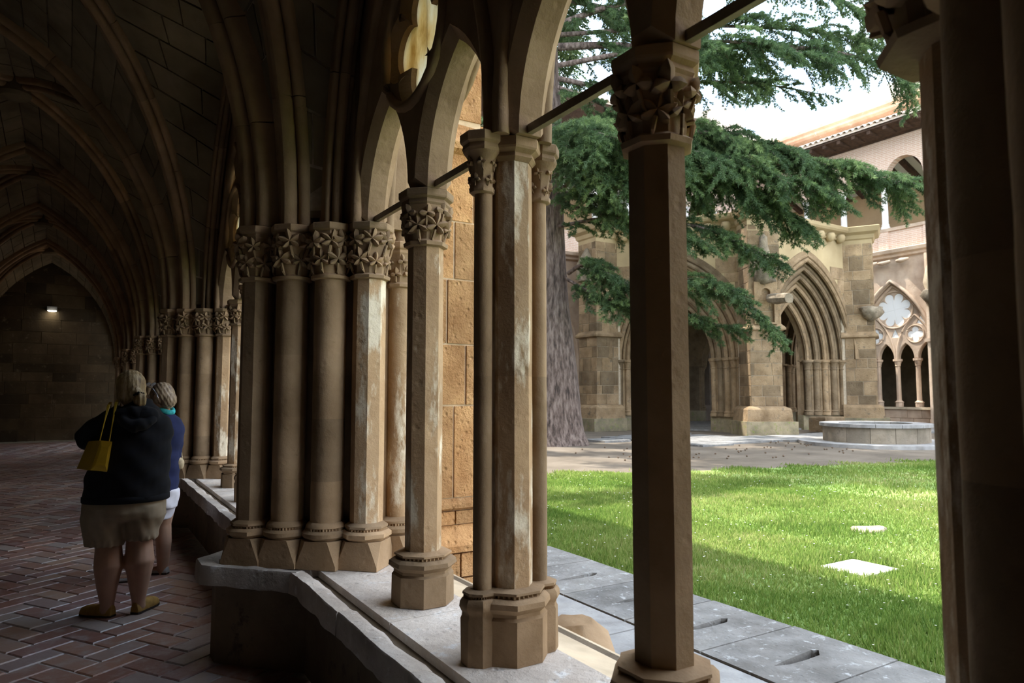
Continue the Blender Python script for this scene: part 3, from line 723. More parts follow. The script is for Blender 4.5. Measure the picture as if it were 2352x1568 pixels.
tag(link('grass', tri_mesh('grass', V, tone), BLADE), 'short meadow grass covering the court lawn', 'grass', kind='stuff')
# daisies and clover heads
k = 500; sel = rgn.integers(0, N, k); V = np.empty((k*2,3,3)); 
for j in range(k):
    x, y = bx[sel[j]], by[sel[j]]; s = .004 + .0006*math.hypot(x,y); z = ZG+.065; c0 = rgn.uniform(0,3)
    c = [(x+s*math.cos(c0+q*PI/2), y+s*math.sin(c0+q*PI/2), z) for q in range(4)]
    V[2*j] = [c[0],c[1],c[2]]; V[2*j+1] = [c[0],c[2],c[3]]
tag(link('daisies', tri_mesh('daisies', V, np.ones(2*k)), plain('daisy_white', (.85,.85,.80))), 'tiny white daisies scattered in the grass', 'flowers', kind='stuff')
o = MB().box(4.49,4.88,2.79,3.13,ZG-.02,ZG+.03).build('paving_slab', S_WHITE)
tag(o, 'pale square slab lying in the grass, bright in the sun', 'slab')
o = MB().loft([[(6.06+.20*c*s, 3.73+.12*d_*s, z) for c, d_ in [(math.cos(t), math.sin(t)) for t in [2*PI*q/9 for q in range(9)]]] for z, s in ((ZG-.02,1),(ZG+.03,.97),(ZG+.04,.85))]).build('field_stone', stone('dusty_stone', (.30,.25,.18), (.42,.36,.27), 6, .4, .01), None, 60); jit(o.data,.02,7,3)
tag(o, 'small flat sandy stone sunk in the lawn', 'stone')
# drain pavement beside the arcade
pav = thing('drain_pavement', 'grey stone pavement with scooped drain slots along the lawn', 'pavement', (0,0,ZG))
MB().box(1.80,3.17,-2,11,-.05,.004).build('bedding', S_GAP, pav)
y = -1.6; k = 0; rg = random.Random(2)
while y < 10.5:
    L = rg.uniform(.85,1.25)
    me = block_mesh(.70, L-.012, .06, .006).mesh('slab'); 
    o = MB().box(1.84, 2.505, y+.004, y+L-.004, 0, .035+rg.uniform(-.004,.004)).build('inner_slab', S_SLABL, pav); y += L
y = -1.6
while y < 10.5:
    L = rg.uniform(.52,.60)
    sl = [(2.66,.06),(2.74,.035),(2.84,.03),(2.95,.035),(3.00,.075),(2.97,.095),(2.86,.085),(2.74,.075)]
    me = plate('drain_slab', [[(2.515,.005),(3.17+rg.uniform(-.02,.03),.005),(3.17+rg.uniform(-.02,.03),L-.005),(2.515,L-.005)], [(u, v+L*.35) for u, v in sl]], .06)
    me.transform(Matrix(((1,0,0,0),(0,0,1,y),(0,1,0,.012),(0,0,0,1))))
    bm = bmesh.new(); bm.from_mesh(me); bmesh.ops.recalc_face_normals(bm, faces=bm.faces); bm.to_mesh(me); bm.free()
    link('drain_slab', me, S_GREY, pav); y += L
rk = lathe(MB(), [(-.02,.16),(.06,.18),(.14,.15),(.20,.08)], 11, 1.93, 2.62).build('boulder', S_IN, None, 70, (0,0,ZG+.02)); jit(rk.data,.03,11,8); jit(rk.data,.015,29,2)
rk.scale = (.9,1.25,1); rk.location = (.19,-.68,ZG+.02); tag(rk, 'rough lump of broken stone lying outside the sill', 'stone')
# ------------------------------------------------------------------ round basin
wx, wy = 16.45, 9.85
well = thing('well_basin', 'low round stone well with flat grey rim on the court', 'well', (wx, wy, ZG))
me = plate('well_step', [[(1.75*math.cos(t), 1.75*math.sin(t)) for t in [2*PI*q/48 for q in range(48)]]], .08); me.transform(Matrix(((1,0,0,0),(0,0,1,0),(0,1,0,.04),(0,0,0,1)))); fix(me); link('step_ring', me, S_WELLTOP, well)
NB = 14
def ring_piece(r0, r1, z0, z1, t0, t1, n=5):
    mb = MB(); rings = []
    for q in range(n+1):
        t = lerp(t0, t1, q/n); c, s = math.cos(t), math.sin(t)
        rings.append([(r0*c,r0*s,z0),(r1*c,r1*s,z0),(r1*c,r1*s,z1),(r0*c,r0*s,z1)])
    return mb.loft(rings)
for q in range(NB):
    t0, t1 = 2*PI*q/NB+.004, 2*PI*(q+1)/NB-.004
    ring_piece(.92, 1.17, .08, .44, t0, t1).build('wall_stone', S_WELL, well); ring_piece(.80, 1.24, .44, .515, t0+.1, t1+.1).build('rim_stone', S_WELLTOP, well)
lathe(MB(), [(.1,.93),(.12,.93)], 24).build('basin_floor', plain('basin_mud', (.07,.08,.05), .6), well)
# pavement in front of the pavilion
pv = thing('court_pavement', 'flat grey flagstones around the pavilion and well', 'pavement', (0,0,ZG))
rg = random.Random(9)
for gx in range(14):
    for gy in range(3):
        x0, y0 = 12.2 + gx*1.05, 11.4 + gy*.95 + .25*math.sin(gx)
        if y0+.94 > 13.75 and x0 > 15.0 or x0 > 24.6: continue
        MB().box(x0+.01, x0+1.04, y0+.01, y0+.94, -.02, .04+rg.uniform(-.006,.006)).build('flagstone', S_GREY, pv)
for gx in range(5): MB().box(11.1+gx*.9, 11.95+gx*.9, 13.6+.35*gx, 14.5+.35*gx, -.02, .05+.01*(gx%2)).build('flagstone', S_GREY, pv)
# ------------------------------------------------------------------ hexagonal pavilion (lavatorium)
HC = Vector((19.9, 18.33)); HR = 5.0
HV = [HC + Vector((HR*math.cos(math.radians(a)), HR*math.sin(math.radians(a)))) for a in (240,300,0,60,120,180)]
lav = thing('lavatory_pavilion', 'yellow stone hexagonal pavilion with deep pointed arches behind the conifer', 'pavilion', (0,0,0))
def portal(k, orders, blocks, mat_top=S_LAVY):
    A, B = HV[k], HV[(k+1) % 6]; u = (B-A).normalized(); ang = math.atan2(u.y, u.x); W = (B-A).length; c = W/2
    aO, hO, aI, hI, zs = 2.28, 3.32, .97, 1.86, 2.58
    def hole(a, h, z0): return [(c-a, z0)] + arch_pts(a, h, 12, c, zs) + [(c+a, z0)]
    me = plate('wall', [[(0,.25),(c-aO,.25)] + arch_pts(aO, hO, 12, c, zs) + [(c+aO,.25),(W,.25),(W,6.8),(0,6.8)]], .30); me.transform(Matrix.Translation((0,.15,0)))
    f = link('wall', me, mat_top, lav, (A.x, A.y, 0)); f.rotation_euler = (0,0,ang)
    me = plate('inner_wall', [[(.3,.25),(c-aI,.25)] + arch_pts(aI, hI, 12, c, zs) + [(c+aI,.25),(W-.3,.25),(W-.3,6.8),(.3,6.8)]], .12); me.transform(Matrix.Translation((0,1.02,0)))
    link('inner_wall', me, S_LAV, f)
    for i in range(orders):
        t = i/(orders-1) if orders > 1 else 0
        a, h, y = lerp(aO-.06, aI+.04, t), lerp(hO-.08, hI+.06, t), lerp(.0, .80, t)
        for sg in (-1, 1):                          # colonnettes with their capitals, one mesh each
            for dx, r in ((0,.10),(.13,.05)):
                mb = MB(); x = c + sg*(a+dx); yy = y + (.02 if dx == 0 else -.04)
                lathe(mb, [(.74,r*1.5),(.80,r*1.5),(.84,r*1.25),(.88,r*1.35),(.92,r),(1.4,r),(2.26,r),(2.27,r*1.2),(2.29,r*1.2),(2.30,r*1.0),(2.40,r*1.15),(2.50,r*1.5),(2.51,r*1.75),(2.58,r*1.75)], 12, x, yy)
                o = mb.build('colonnette', S_LAV, f, 40)
        pts = arch_pts(a, h, 14, c, zs); path = [Vector((p, y, q)) for p, q in pts]
        def fr(j):
            tn = (path[min(j+1,len(path)-1)] - path[max(j-1,0)]).normalized(); r = Vector((-tn.z, 0, tn.x))
            if j == 14: r = Vector((0,0,1))
            return r, Vector((0,1,0))
        s = (aO-aI)/max(1,orders-1)/.26
        prof = [(.30*s,-.03),(.17*s,-.03),(.14*s,-.06),(.09*s,-.06),(.07*s,-.02),(.05*s,.0),(.03*s,-.05),(-.03*s,-.07),(-.08*s,-.05),(-.09*s,.02),(-.05*s,.07),(.0,.08),(.0,.26),(.30*s,.26)]
        sweep(MB(), path, prof, fr).build('archivolt', S_LAV, f, 35)
    for sg in (-1, 1):
        st = MB()
        pa, pb = (c+sg*(aO+.10), -.06), (c+sg*(aI-.06), 1.06)
        st.hexa([(c+sg*(aO+.16),-.16,.25),(c+sg*(aI-.12),.9,.25),(c+sg*(aI-.12),1.12,.25),(c+sg*(aO+.16),1.12,.25)], [(c+sg*(aO+.16),-.16,.74),(c+sg*(aI-.12),.9,.74),(c+sg*(aI-.12),1.12,.74),(c+sg*(aO+.16),1.12,.74)]); st.build('jamb_bench', S_MOSS, f)
        MB().hexa([(c+sg*(aO+.02),.12,.74),(c+sg*(aI+.10),.92,.74),(c+sg*(aI+.10),1.1,.74),(c+sg*(aO+.02),1.1,.74)], [(c+sg*(aO+.02),.12,2.58),(c+sg*(aI+.10),.92,2.58),(c+sg*(aI+.10),1.1,2.58),(c+sg*(aO+.02),1.1,2.58)]).build('jamb', S_LAV, f)
        MB().hexa([(c+sg*(aO+.14),-.14,2.54),(c+sg*(aI-.10),.74,2.54),(c+sg*(aI-.10),1.1,2.54),(c+sg*(aO+.14),1.1,2.54)], [(c+sg*(aO+.14),-.14,2.60),(c+sg*(aI-.10),.74,2.60),(c+sg*(aI-.10),1.1,2.60),(c+sg*(aO+.14),1.1,2.60)]).build('impost', S_LAV, f)
    if blocks:
        def clip(a, b, z0, z1):
            hw = arch_half(aO+.10, hO+.14, z0-zs); L, R = c-hw, c+hw; out = []
            if a < L: out.append((a, min(b, L)))
            if b > R: out.append((max(a, R), b))
            if hw <= 0: out = [(a, b)]
            return out
        ashlar(f, S_LAV, (0,-.012,0), (1,0), W, .25, 5.7, (.28,.46), (.40,.85), .10, .012, clip, seed=20+k, name='stone_block')
    return f
portal(0, 6, True); portal(5, 6, True)
for k in (1,2,3,4): portal(k, 3, False)
# cornice, roof, corbels
hexr = lambda a, z: ngon(HC.x, HC.y, z, a, 6, 0)
ap = HR*math.cos(PI/6)
MB().loft([hexr(ap+d, z) for z, d in ((6.62,-.6),(6.62,.06),(6.66,.09),(6.70,.05),(6.78,.10),(6.86,.26),(6.92,.30),(7.02,.32),(7.04,.28),(7.05,-.2))]).build('cornice', S_LAVY, lav)
MB().loft([hexr(ap+.2,7.04), hexr(ap*.5,7.5), hexr(.3,7.8)]).build('roof', S_GREY, lav)
for k in (0, 5):
    A, B = HV[k], HV[(k+1)%6]; u = (B-A).normalized(); nrm = Vector((u.y,-u.x))
    for j in range(9):
        p = A.lerp(B, (j+.5)/9) + nrm*.12
        o = lathe(MB(), [(6.50,.03),(6.54,.10),(6.62,.14),(6.70,.15),(6.78,.12)], 8, p.x, p.y).build('corbel', S_LAVY, lav, 60)
MB().loft([hexr(ap-1.0,.25), hexr(ap-1.0,.30)]).build('inner_floor', S_GREY, lav)
def carved(parent, name, prof, n, x, y, mat, amt, seed):
    o = lathe(MB(), prof, n, x, y).build(name, mat, parent, 60); jit(o.data, amt, 13, seed); jit(o.data, amt*.6, 27, seed+1); return o
def corner_buttress(k, wide=.95, proj=.62):
    d = (HV[k]-HC).normalized(); t = Vector((-d.y, d.x)); ang = math.atan2(t.y, t.x)   # local x=t, local -y=d (outward)
    b = MB().box(-wide/2+.014, wide/2-.014, -proj+.014, .4, .25, 6.55).build('corner_buttress', S_MORTAR, lav, None, (HV[k].x, HV[k].y, 0)); b.rotation_euler = (0,0,ang)
    MB().box(-wide/2-.28, wide/2+.28, -proj-.34, .4, .25, .66).build('plinth', S_MOSS, b)
    MB().loft([[(-wide/2-e,-proj-e,z),(wide/2+e,-proj-e,z),(wide/2+e,.4,z),(-wide/2-e,.4,z)] for z,e in ((.66,.20),(1.0,.17),(1.04,.14),(1.10,.02))]).build('plinth_course', S_LAV, b)
    for org, ud, W in (((-wide/2,-proj,0),(1,0),wide),((wide/2,-proj,0),(0,1),proj+.3),((-wide/2,.3,0),(0,-1),proj+.3)):
        ashlar(b, S_LAV, org, ud, W, 1.1, 6.5, (.28,.50), (.30,.70), .10, .012, seed=31+k, name='stone_block')
    MB().loft([[(-wide/2-e,-proj-e,z),(wide/2+e,-proj-e,z),(wide/2+e,.4,z),(-wide/2-e,.4,z)] for z,e in ((3.30,.0),(3.34,.10),(3.40,.10),(3.52,.0))]).build('string_course', S_LAV, b)
    MB().loft([[(-wide/2-e,-proj-e,z),(wide/2+e,-proj-e,z),(wide/2+e,.4,z),(-wide/2-e,.4,z)] for z,e in ((6.3,.0),(6.62,.0),(6.66,.05),(6.78,.08),(6.86,.2),(7.02,.26),(7.05,.2))]).build('cap_cornice', S_LAVY, b)
    return b
b0 = corner_buttress(0); b1 = corner_buttress(1); b5 = corner_buttress(5)
for k in (2,3,4): 
    d = (HV[k]-HC).normalized(); t = Vector((-d.y, d.x)); o = MB().box(-.47,.47,-.6,.4,.25,6.55).build('corner_buttress', S_LAV, lav, None, (HV[k].x,HV[k].y,0)); o.rotation_euler = (0,0,math.atan2(t.y,t.x))
# carved work on the near buttress
me = plate('niche', [[(-.34,3.5),(.34,3.5),(.34,4.75),(-.34,4.75)], [(-.24,3.55),(.24,3.55),(.24,4.2)] + foil(0,4.3,3,.13,.13,PI/2,36)[2:17] + [(-.24,4.2)]], .14); me.transform(Matrix.Translation((0,-.66,0))); link('niche_tracery', me, S_LAV, b0)
carved(b0, 'carved_capital', [(4.72,.20),(4.78,.30),(4.95,.30),(5.10,.36),(5.30,.40),(5.34,.38)], 12, 0, -.62, S_CARVE, .045, 3)
carved(b0, 'finial_statue', [(5.3,.16),(5.45,.20),(5.7,.17),(5.85,.12),(5.95,.13),(6.1,.10),(6.2,.03)], 9, 0, -.62, S_CARVE, .03, 5)
g0, g1 = at(1768,686,20.4), at(1812,684,19.7)
o = MB().tube([g0, g0.lerp(g1,.4), g0.lerp(g1,.8), g1], [(.15,.15),(.16,.17),(.13,.14),(.16,.15)], 8).build('gargoyle', S_CARVE, lav, 40); jit(o.data,.03,9,4)
carved(b1, 'gargoyle', [(3.9,.10),(4.0,.26),(4.15,.34),(4.3,.33),(4.36,.25)], 12, -.42, -.52, S_CARVE, .05, 7)
carved(b1, 'statue', [(4.6,.28),(4.75,.30),(5.0,.25),(5.02,.15),(5.3,.19),(5.55,.15),(5.68,.09),(5.78,.11),(5.92,.05)], 9, .62, -.3, S_CARVE, .03, 9)
carved(b5, 'finial_statue', [(5.2,.3),(5.4,.34),(5.8,.3),(6.1,.2),(6.3,.05)], 9, 0, -.62, S_CARVE, .05, 5)
# ------------------------------------------------------------------ two-storey galleries round the court
def gallery(root, n_up, x_up0, pitch, bays, zE=11.75, low_detail=True, name_bay='court_tracery', lowlab=None):
    """local x along the facade, y inward, z up"""
    L = n_up*pitch
    # lower storey
    holes = []
    xs = [b for b in bays]
    loops = [[(0,.25),(L,.25),(L,6.75),(0,6.75)]]
    for bx_ in xs: loops.append([(bx_-1.5,.96)] + arch_pts(1.5, 2.85, 12, bx_, 2.76) + [(bx_+1.5,.96)])
    me = plate('lower_wall', loops, .55, .03); me.transform(Matrix.Translation((0,.28,0))); lw = link('lower_wall', me, S_OPP, root)
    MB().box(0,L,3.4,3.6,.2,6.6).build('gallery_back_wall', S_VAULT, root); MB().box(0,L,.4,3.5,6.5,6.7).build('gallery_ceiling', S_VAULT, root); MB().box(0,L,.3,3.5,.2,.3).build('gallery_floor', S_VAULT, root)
    MB().box(-.2,.0,.0,3.6,.2,6.7).build('gallery_end', S_VAULT, root); MB().box(L,L+.2,.0,3.6,.2,6.7).build('gallery_end', S_VAULT, root)
    if low_detail:
        for bx_ in xs:
            ashlar(root, S_OPP, (bx_-1.9,-.02,0), (1,0), 3.8, .25, .90, (.28,.36), (.5,.9), .1, .015, seed=int(bx_*7), name='stone_block')
            for sx in (-1.5,1.5):      # roll round the arch
                pass
            MB().tube([(u, -.02, v) for u, v in [(bx_-1.56,.96)] + arch_pts(1.56, 2.95, 14, bx_, 2.76) + [(bx_+1.56,.96)]], .07, 8).build('arch_roll', S_OPP, root, 60)
            MB().tube([(u, .14, v) for u, v in [(bx_-1.44,.96)] + arch_pts(1.44, 2.78, 14, bx_, 2.76) + [(bx_+1.44,.96)]], .06, 8).build('arch_roll', S_OPP, root, 60)
            MB().box(bx_-2.0, bx_+2.0, -.10, .6, .88, .96).build('sill', S_SAND, root)
            for sx in (-1, 0, 1):
                c_ = lathe(MB(), [(.96,.13),(1.10,.13),(1.14,.15),(1.18,.10),(1.22,.08),(2.48,.075),(2.50,.10),(2.52,.085),(2.66,.12),(2.68,.15),(2.76,.15)], 8, bx_+sx*.75, .28).build('lancet_column', S_OPP, root)
    # cornice and balustrade
    MB().loft([[(0,y,z),(L,y,z),(L,.5,z),(0,.5,z)] for z,y in ((6.55,.0),(6.60,-.10),(6.68,-.12),(6.74,-.22),(6.86,-.26),(6.90,-.20),(6.92,.0))]).build('cornice', S_OPP, root)
    MB().box(0,L,.02,.30,6.9,7.62).build('balustrade', BRICKM, root); MB().box(0,L,-.04,.36,7.62,7.74).build('balustrade_rail', S_OPP, root)
    arcs = [(x_up0 + pitch*k) for k in range(n_up+1)]
    loops = [[(0,9.60),(0,11.2),(L,11.2),(L,9.60)]]; bot = []
    mids = [x_up0 + pitch*(k+.5) for k in range(-1, n_up+1)]; a = pitch/2 - .13
    for m_ in mids:
        if m_ - a < .05 or m_ + a > L-.05: continue
        bot += [(m_ - a*math.cos(t), 9.60 + a*1.12*math.sin(t)) for t in [PI*q/14 for q in range(15)]]
    me = plate('arcade_wall', [[(0,9.60)] + bot + [(L,9.60),(L,11.25),(0,11.25)]], .34); me.transform(Matrix.Translation((0,.17,0))); link('arcade_wall', me, BRICKM, root)
    for x in arcs:
        if not (.3 < x < L-.3): continue
        MB().box(x-.20,x+.20,-.03,.33,6.92,7.68).build('balustrade_pier', BRICKM, root)
        lathe(MB(), [(7.74,.16),(7.84,.16),(7.88,.13),(7.93,.14),(7.97,.11),(8.4,.115),(9.38,.095),(9.40,.12),(9.43,.12),(9.46,.10),(9.54,.15),(9.56,.17),(9.62,.17)], 14, x, .17).build('white_column', S_COLW, root, 40)
    MB().box(0,L,2.6,2.8,6.9,zE+.4).build('upper_back_wall', S_YEL, root)
    ashlar(root, S_YEL, (0,2.6,0), (1,0), L, 7.4, 10.2, (.62,.70), (1.1,1.5), .03, .02, seed=77, name='wall_panel', proud=.002) if low_detail else None
    MB().hexa([(0,.3,11.02),(L,.3,11.02),(L,2.7,10.02),(0,2.7,10.02)], [(0,.3,11.1),(L,.3,11.1),(L,2.7,10.1),(0,2.7,10.1)]).build('upper_ceiling', WHITEW, root)
    k = .3
    while k < L: MB().hexa([(k-.09,.32,10.82),(k+.09,.32,10.82),(k+.09,2.62,9.86),(k-.09,2.62,9.86)], [(k-.09,.32,11.02),(k+.09,.32,11.02),(k+.09,2.62,10.06),(k-.09,2.62,10.06)]).build('ceiling_beam', WOOD, root); k += .62
    # eaves
    MB().hexa([(0,-.95,zE-.33),(L,-.95,zE-.33),(L,.3,11.2),(0,.3,11.2)], [(0,-.95,zE-.25),(L,-.95,zE-.25),(L,.3,zE+.2),(0,.3,zE+.2)]).build('eave_soffit', WOOD, root)
    MB().box(0,L,-.06,.36,11.2,zE-.05).build('wall_plate', WOOD, root)
    k = .2
    while k < L: MB().box(k-.07,k+.07,-.92,.3,zE-.47,zE-.30).build('eave_rafter', WOOD, root); k += .62
    MB().hexa([(0,-1.0,zE-.25),(L,-1.0,zE-.25),(L,3.4,zE+1.2),(0,3.4,zE+1.2)], [(0,-1.0,zE-.18),(L,-1.0,zE-.18),(L,3.4,zE+1.27),(0,3.4,zE+1.27)]).build('roof', TILE, root)
    tile = MB(); nseg = 7
    for j in range(2):
        pass
    rings = [[(.11*math.cos(t)*s, y, .10*math.sin(t)*s + (y+1.05)*.33) for t in [PI*q/nseg for q in range(nseg+1)]] + [(.085*math.cos(t)*s, y, .075*math.sin(t)*s + (y+1.05)*.33) for t in [PI*q/nseg for q in range(nseg,-1,-1)]] for y, s in ((-1.08,1),(-.2,.95),(.9,.9),(3.3,.85))]
    tm = tile.loft(rings).mesh('roof_tile', 40); tm.materials.append(TILE)
    k = .12
    while k < L-.1: link('roof_tile', tm, None, root, (k, 0, zE-.18)); k += .245
def mk_brickw():
    m, n, b = nt('thin_brick_courses')
    g = n.nodes.new('ShaderNodeNewGeometry'); br = n.nodes.new('ShaderNodeTexBrick'); mp = n.nodes.new('ShaderNodeMapping'); mp.inputs['Rotation'].default_value = (PI/2, 0, 0)
    sx = n.nodes.new('ShaderNodeSeparateXYZ'); cx = n.nodes.new('ShaderNodeCombineXYZ'); ad = n.nodes.new('ShaderNodeMath'); ad.operation = 'ADD'
    n.links.new(g.outputs['Position'], sx.inputs[0]); n.links.new(sx.outputs['X'], ad.inputs[0]); n.links.new(sx.outputs['Y'], ad.inputs[1]); n.links.new(ad.outputs[0], cx.inputs['X']); n.links.new(sx.outputs['Z'], cx.inputs['Y'])
    n.links.new(cx.outputs[0], br.inputs['Vector']); br.inputs['Scale'].default_value = 1.0; br.inputs['Brick Width'].default_value = .30; br.inputs['Row Height'].default_value = .07; br.inputs['Mortar Size'].default_value = .012
    br.inputs['Color1'].default_value = (.52,.35,.26,1); br.inputs['Color2'].default_value = (.58,.40,.31,1); br.inputs['Mortar'].default_value = (.64,.53,.44,1)
    n.links.new(br.outputs['Color'], b.inputs['Base Color']); b.inputs['Roughness'].default_value = .9; return m
BRICKM = mk_brickw()
ga = thing('cloister_gallery', 'two-storey gallery across the court with arcaded brick upper floor', 'building', (26.0, 21.25, 0), -PI/2)
# local x = 21.25 - Y
gallery(ga, 8, 21.25-18.35-1.7, 1.7, [21.25-18.35, 21.25-14.75, 21.25-11.15])
for k, (yy, lab) in enumerate(((14.75, 'sunlit stone tracery with eight-lobed rose across the court'), (18.35, 'tracery across the court hidden behind the pavilion'), (11.15, 'tracery across the court hidden behind the dark right pier'))):
    tracery('court_tracery', 3.0, 2.80, S_OPP, lab, 'tracery windows across the court', (26.28, yy, 2.76), -PI/2, thick=.22, arched=True, foot=.075, py=-.085, pmat=MATS.get('pale_pane') or plain('pale_pane', (.86,.86,.85), .5))
# pilasters with statues on the court side
pl = MB().box(-.30,.30,-.45,.1,.25,6.5).build('pilaster', S_OPP, ga, None, (21.25-12.95,0,0)); 
carved(pl, 'statue_corbel', [(4.6,.12),(4.75,.30),(4.95,.36),(5.1,.34),(5.12,.2)], 10, 0,-.5, S_CARVE, .05, 2); carved(pl, 'statue', [(5.1,.22),(5.4,.26),(5.9,.2),(6.1,.12),(6.25,.15),(6.45,.06)], 9, 0,-.5, S_SAND, .04, 3)
MB().box(-.36,.36,-.5,.1,3.3,3.42).build('pilaster_string', S_OPP, pl)
for j, xx in enumerate((21.25-15.4, 21.25-14.9, 21.25-14.2)):
    o = MB().tube([(xx-.22,-.12,6.42),(xx,-.22,6.40),(xx+.25,-.14,6.45)], [.05,.09,.05], 8).build('carved_corbel', S_OPP, ga, 60); jit(o.data,.02,13,j)
gb = thing('end_gallery', 'gallery at the head of the court, its upper floor glimpsed behind the trunk', 'building', (5.0, 21.4, 0), 0)
gallery(gb, 12, .3, 1.7, [2.5, 6.1, 9.7, 13.3, 16.9], zE=12.9, low_detail=False)
# church behind the far roof
ch = thing('church', 'orange brick church rising behind the tiled roof', 'building', (30.2, 22, 0))
MB().box(0,3,-26,3.8,.2,13.8).build('church_wall', ORANGE, ch)
MB().loft([[(-.25-d,-26,z),(3.2,-26,z),(3.2,3.8,z),(-.25-d,3.8,z)] for z,d in ((13.8,-.2),(13.9,0),(14.0,.1),(14.1,.1),(14.2,.2),(14.35,.2))]).build('church_cornice', ORANGE, ch)
MB().hexa([(-.4,-26,14.35),(3,-26,16.5),(3,3.8,16.5),(-.4,3.8,14.35)], [(-.4,-26,14.45),(3,-26,16.6),(3,3.8,16.6),(-.4,3.8,14.45)]).build('church_roof', TILE, ch)
for yy in (-8,-5,-2): 
    MB().box(-.03,.1,yy-.2,yy+.2,12.4,13.1).build('church_window', S_GAP, ch); MB().box(-.06,.02,yy-.32,yy-.2,12.3,13.2).build('window_jamb', S_SAND, ch)
tw = thing('transept', 'pale brick gabled transept above the branches with small dark windows', 'building', (27.0, 26.5, 0))
MB().box(0,6,0,5,.2,16.0).build('transept_wall', ORANGE, tw); MB().loft([[(-.3,0-.3,16.0),(6,-.3,16.0),(6,5.3,16.0),(-.3,5.3,16.0)],[(2.9,-.3,17.6),(3.1,-.3,17.6),(3.1,5.3,17.6),(2.9,5.3,17.6)]]).build('transept_roof', TILE, tw)
for q in (1.2, 2.4): MB().box(q-.2,q+.2,-.03,.1,14.2,14.9).build('transept_window', S_GAP, tw)

o = MB().loft([[(19.35+e,13.15+e,z),(20.35-e,13.15+e,z),(20.35-e,13.72-e,z),(19.35+e,13.72-e,z)] for z, e in ((ZG+.04,0),(ZG+.46,0),(ZG+.50,.03))]).build('stone_seat', S_LAV)
tag(o, 'plain stone block standing before the open arch, left of the well', 'stone block')
# ------------------------------------------------------------------ the conifer
def mk_bark():
    m, n, b = nt('fissured_bark')
    g = n.nodes.new('ShaderNodeNewGeometry')
    v = noise(n, 9, 8, .65, g.outputs['Position'], (1.6, 1.6, .32))
    c = ramp(n, v, [(.36, (.035,.025,.020)), (.48, (.115,.082,.068)), (.64, (.23,.18,.155))])
    n.links.new(c, b.inputs['Base Color']); b.inputs['Roughness'].default_value = .95
    vo = n.nodes.new('ShaderNodeTexVoronoi'); vo.inputs['Scale'].default_value = 9; mp = n.nodes.new('ShaderNodeMapping'); mp.inputs['Scale'].default_value = (1.5,1.5,.3)
    n.links.new(g.outputs['Position'], mp.inputs['Vector']); n.links.new(mp.outputs['Vector'], vo.inputs['Vector'])
    bump(n, b, mixc(n, .5, v, vo.outputs['Distance']), 1.0, .06); return m
def mk_needle():
    m, n, b = nt('cedar_needles')
    at_ = n.nodes.new('ShaderNodeAttribute'); at_.attribute_name = 'tone'
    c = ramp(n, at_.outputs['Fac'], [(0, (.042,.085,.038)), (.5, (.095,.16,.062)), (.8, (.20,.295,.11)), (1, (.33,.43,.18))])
    n.links.new(c, b.inputs['Base Color']); b.inputs['Roughness'].default_value = .6
    tr = n.nodes.new('ShaderNodeBsdfTranslucent'); n.links.new(c, tr.inputs['Color']); mx = n.nodes.new('ShaderNodeMixShader'); mx.inputs[0].default_value = .45
    n.links.new(b.outputs[0], mx.inputs[1]); n.links.new(tr.outputs[0], mx.inputs[2]); n.links.new(mx.outputs[0], n.nodes['Material Output'].inputs[0]); return m
BARK, NEEDLE = mk_bark(), mk_needle()
tb = at(1262, 1012, 17.0); tb.z = ZG
tree = thing('conifer', 'tall old conifer with thick fissured trunk and drooping green boughs', 'tree', tuple(tb))
tz = [(-.1,1.05),(.1,.95),(.3,.86),(.7,.78),(1.3,.72),(2.2,.62),(3.4,.50),(5.6,.40),(9,.28),(12,.20),(16,.10),(20,.03)]
mb = MB(); rings = []
for z, r in [(lerp(a[0],b[0],t/5), lerp(a[1],b[1],t/5)) for a, b in zip(tz[:-1], tz[1:]) for t in range(5)] + [tz[-1]]:
    rings.append([((r*(1 + (.06*math.sin(5*q+1)+.04*math.sin(9*q))*max(.25, 1-z/2)))*math.cos(q) + .03*math.sin(z), r*(1 + (.06*math.sin(5*q+1)+.04*math.sin(9*q))*max(.25,1-z/2))*math.sin(q), z) for q in [2*PI*k/32 for k in range(32)]])
mb.loft(rings).build('trunk', BARK, tree, 180)
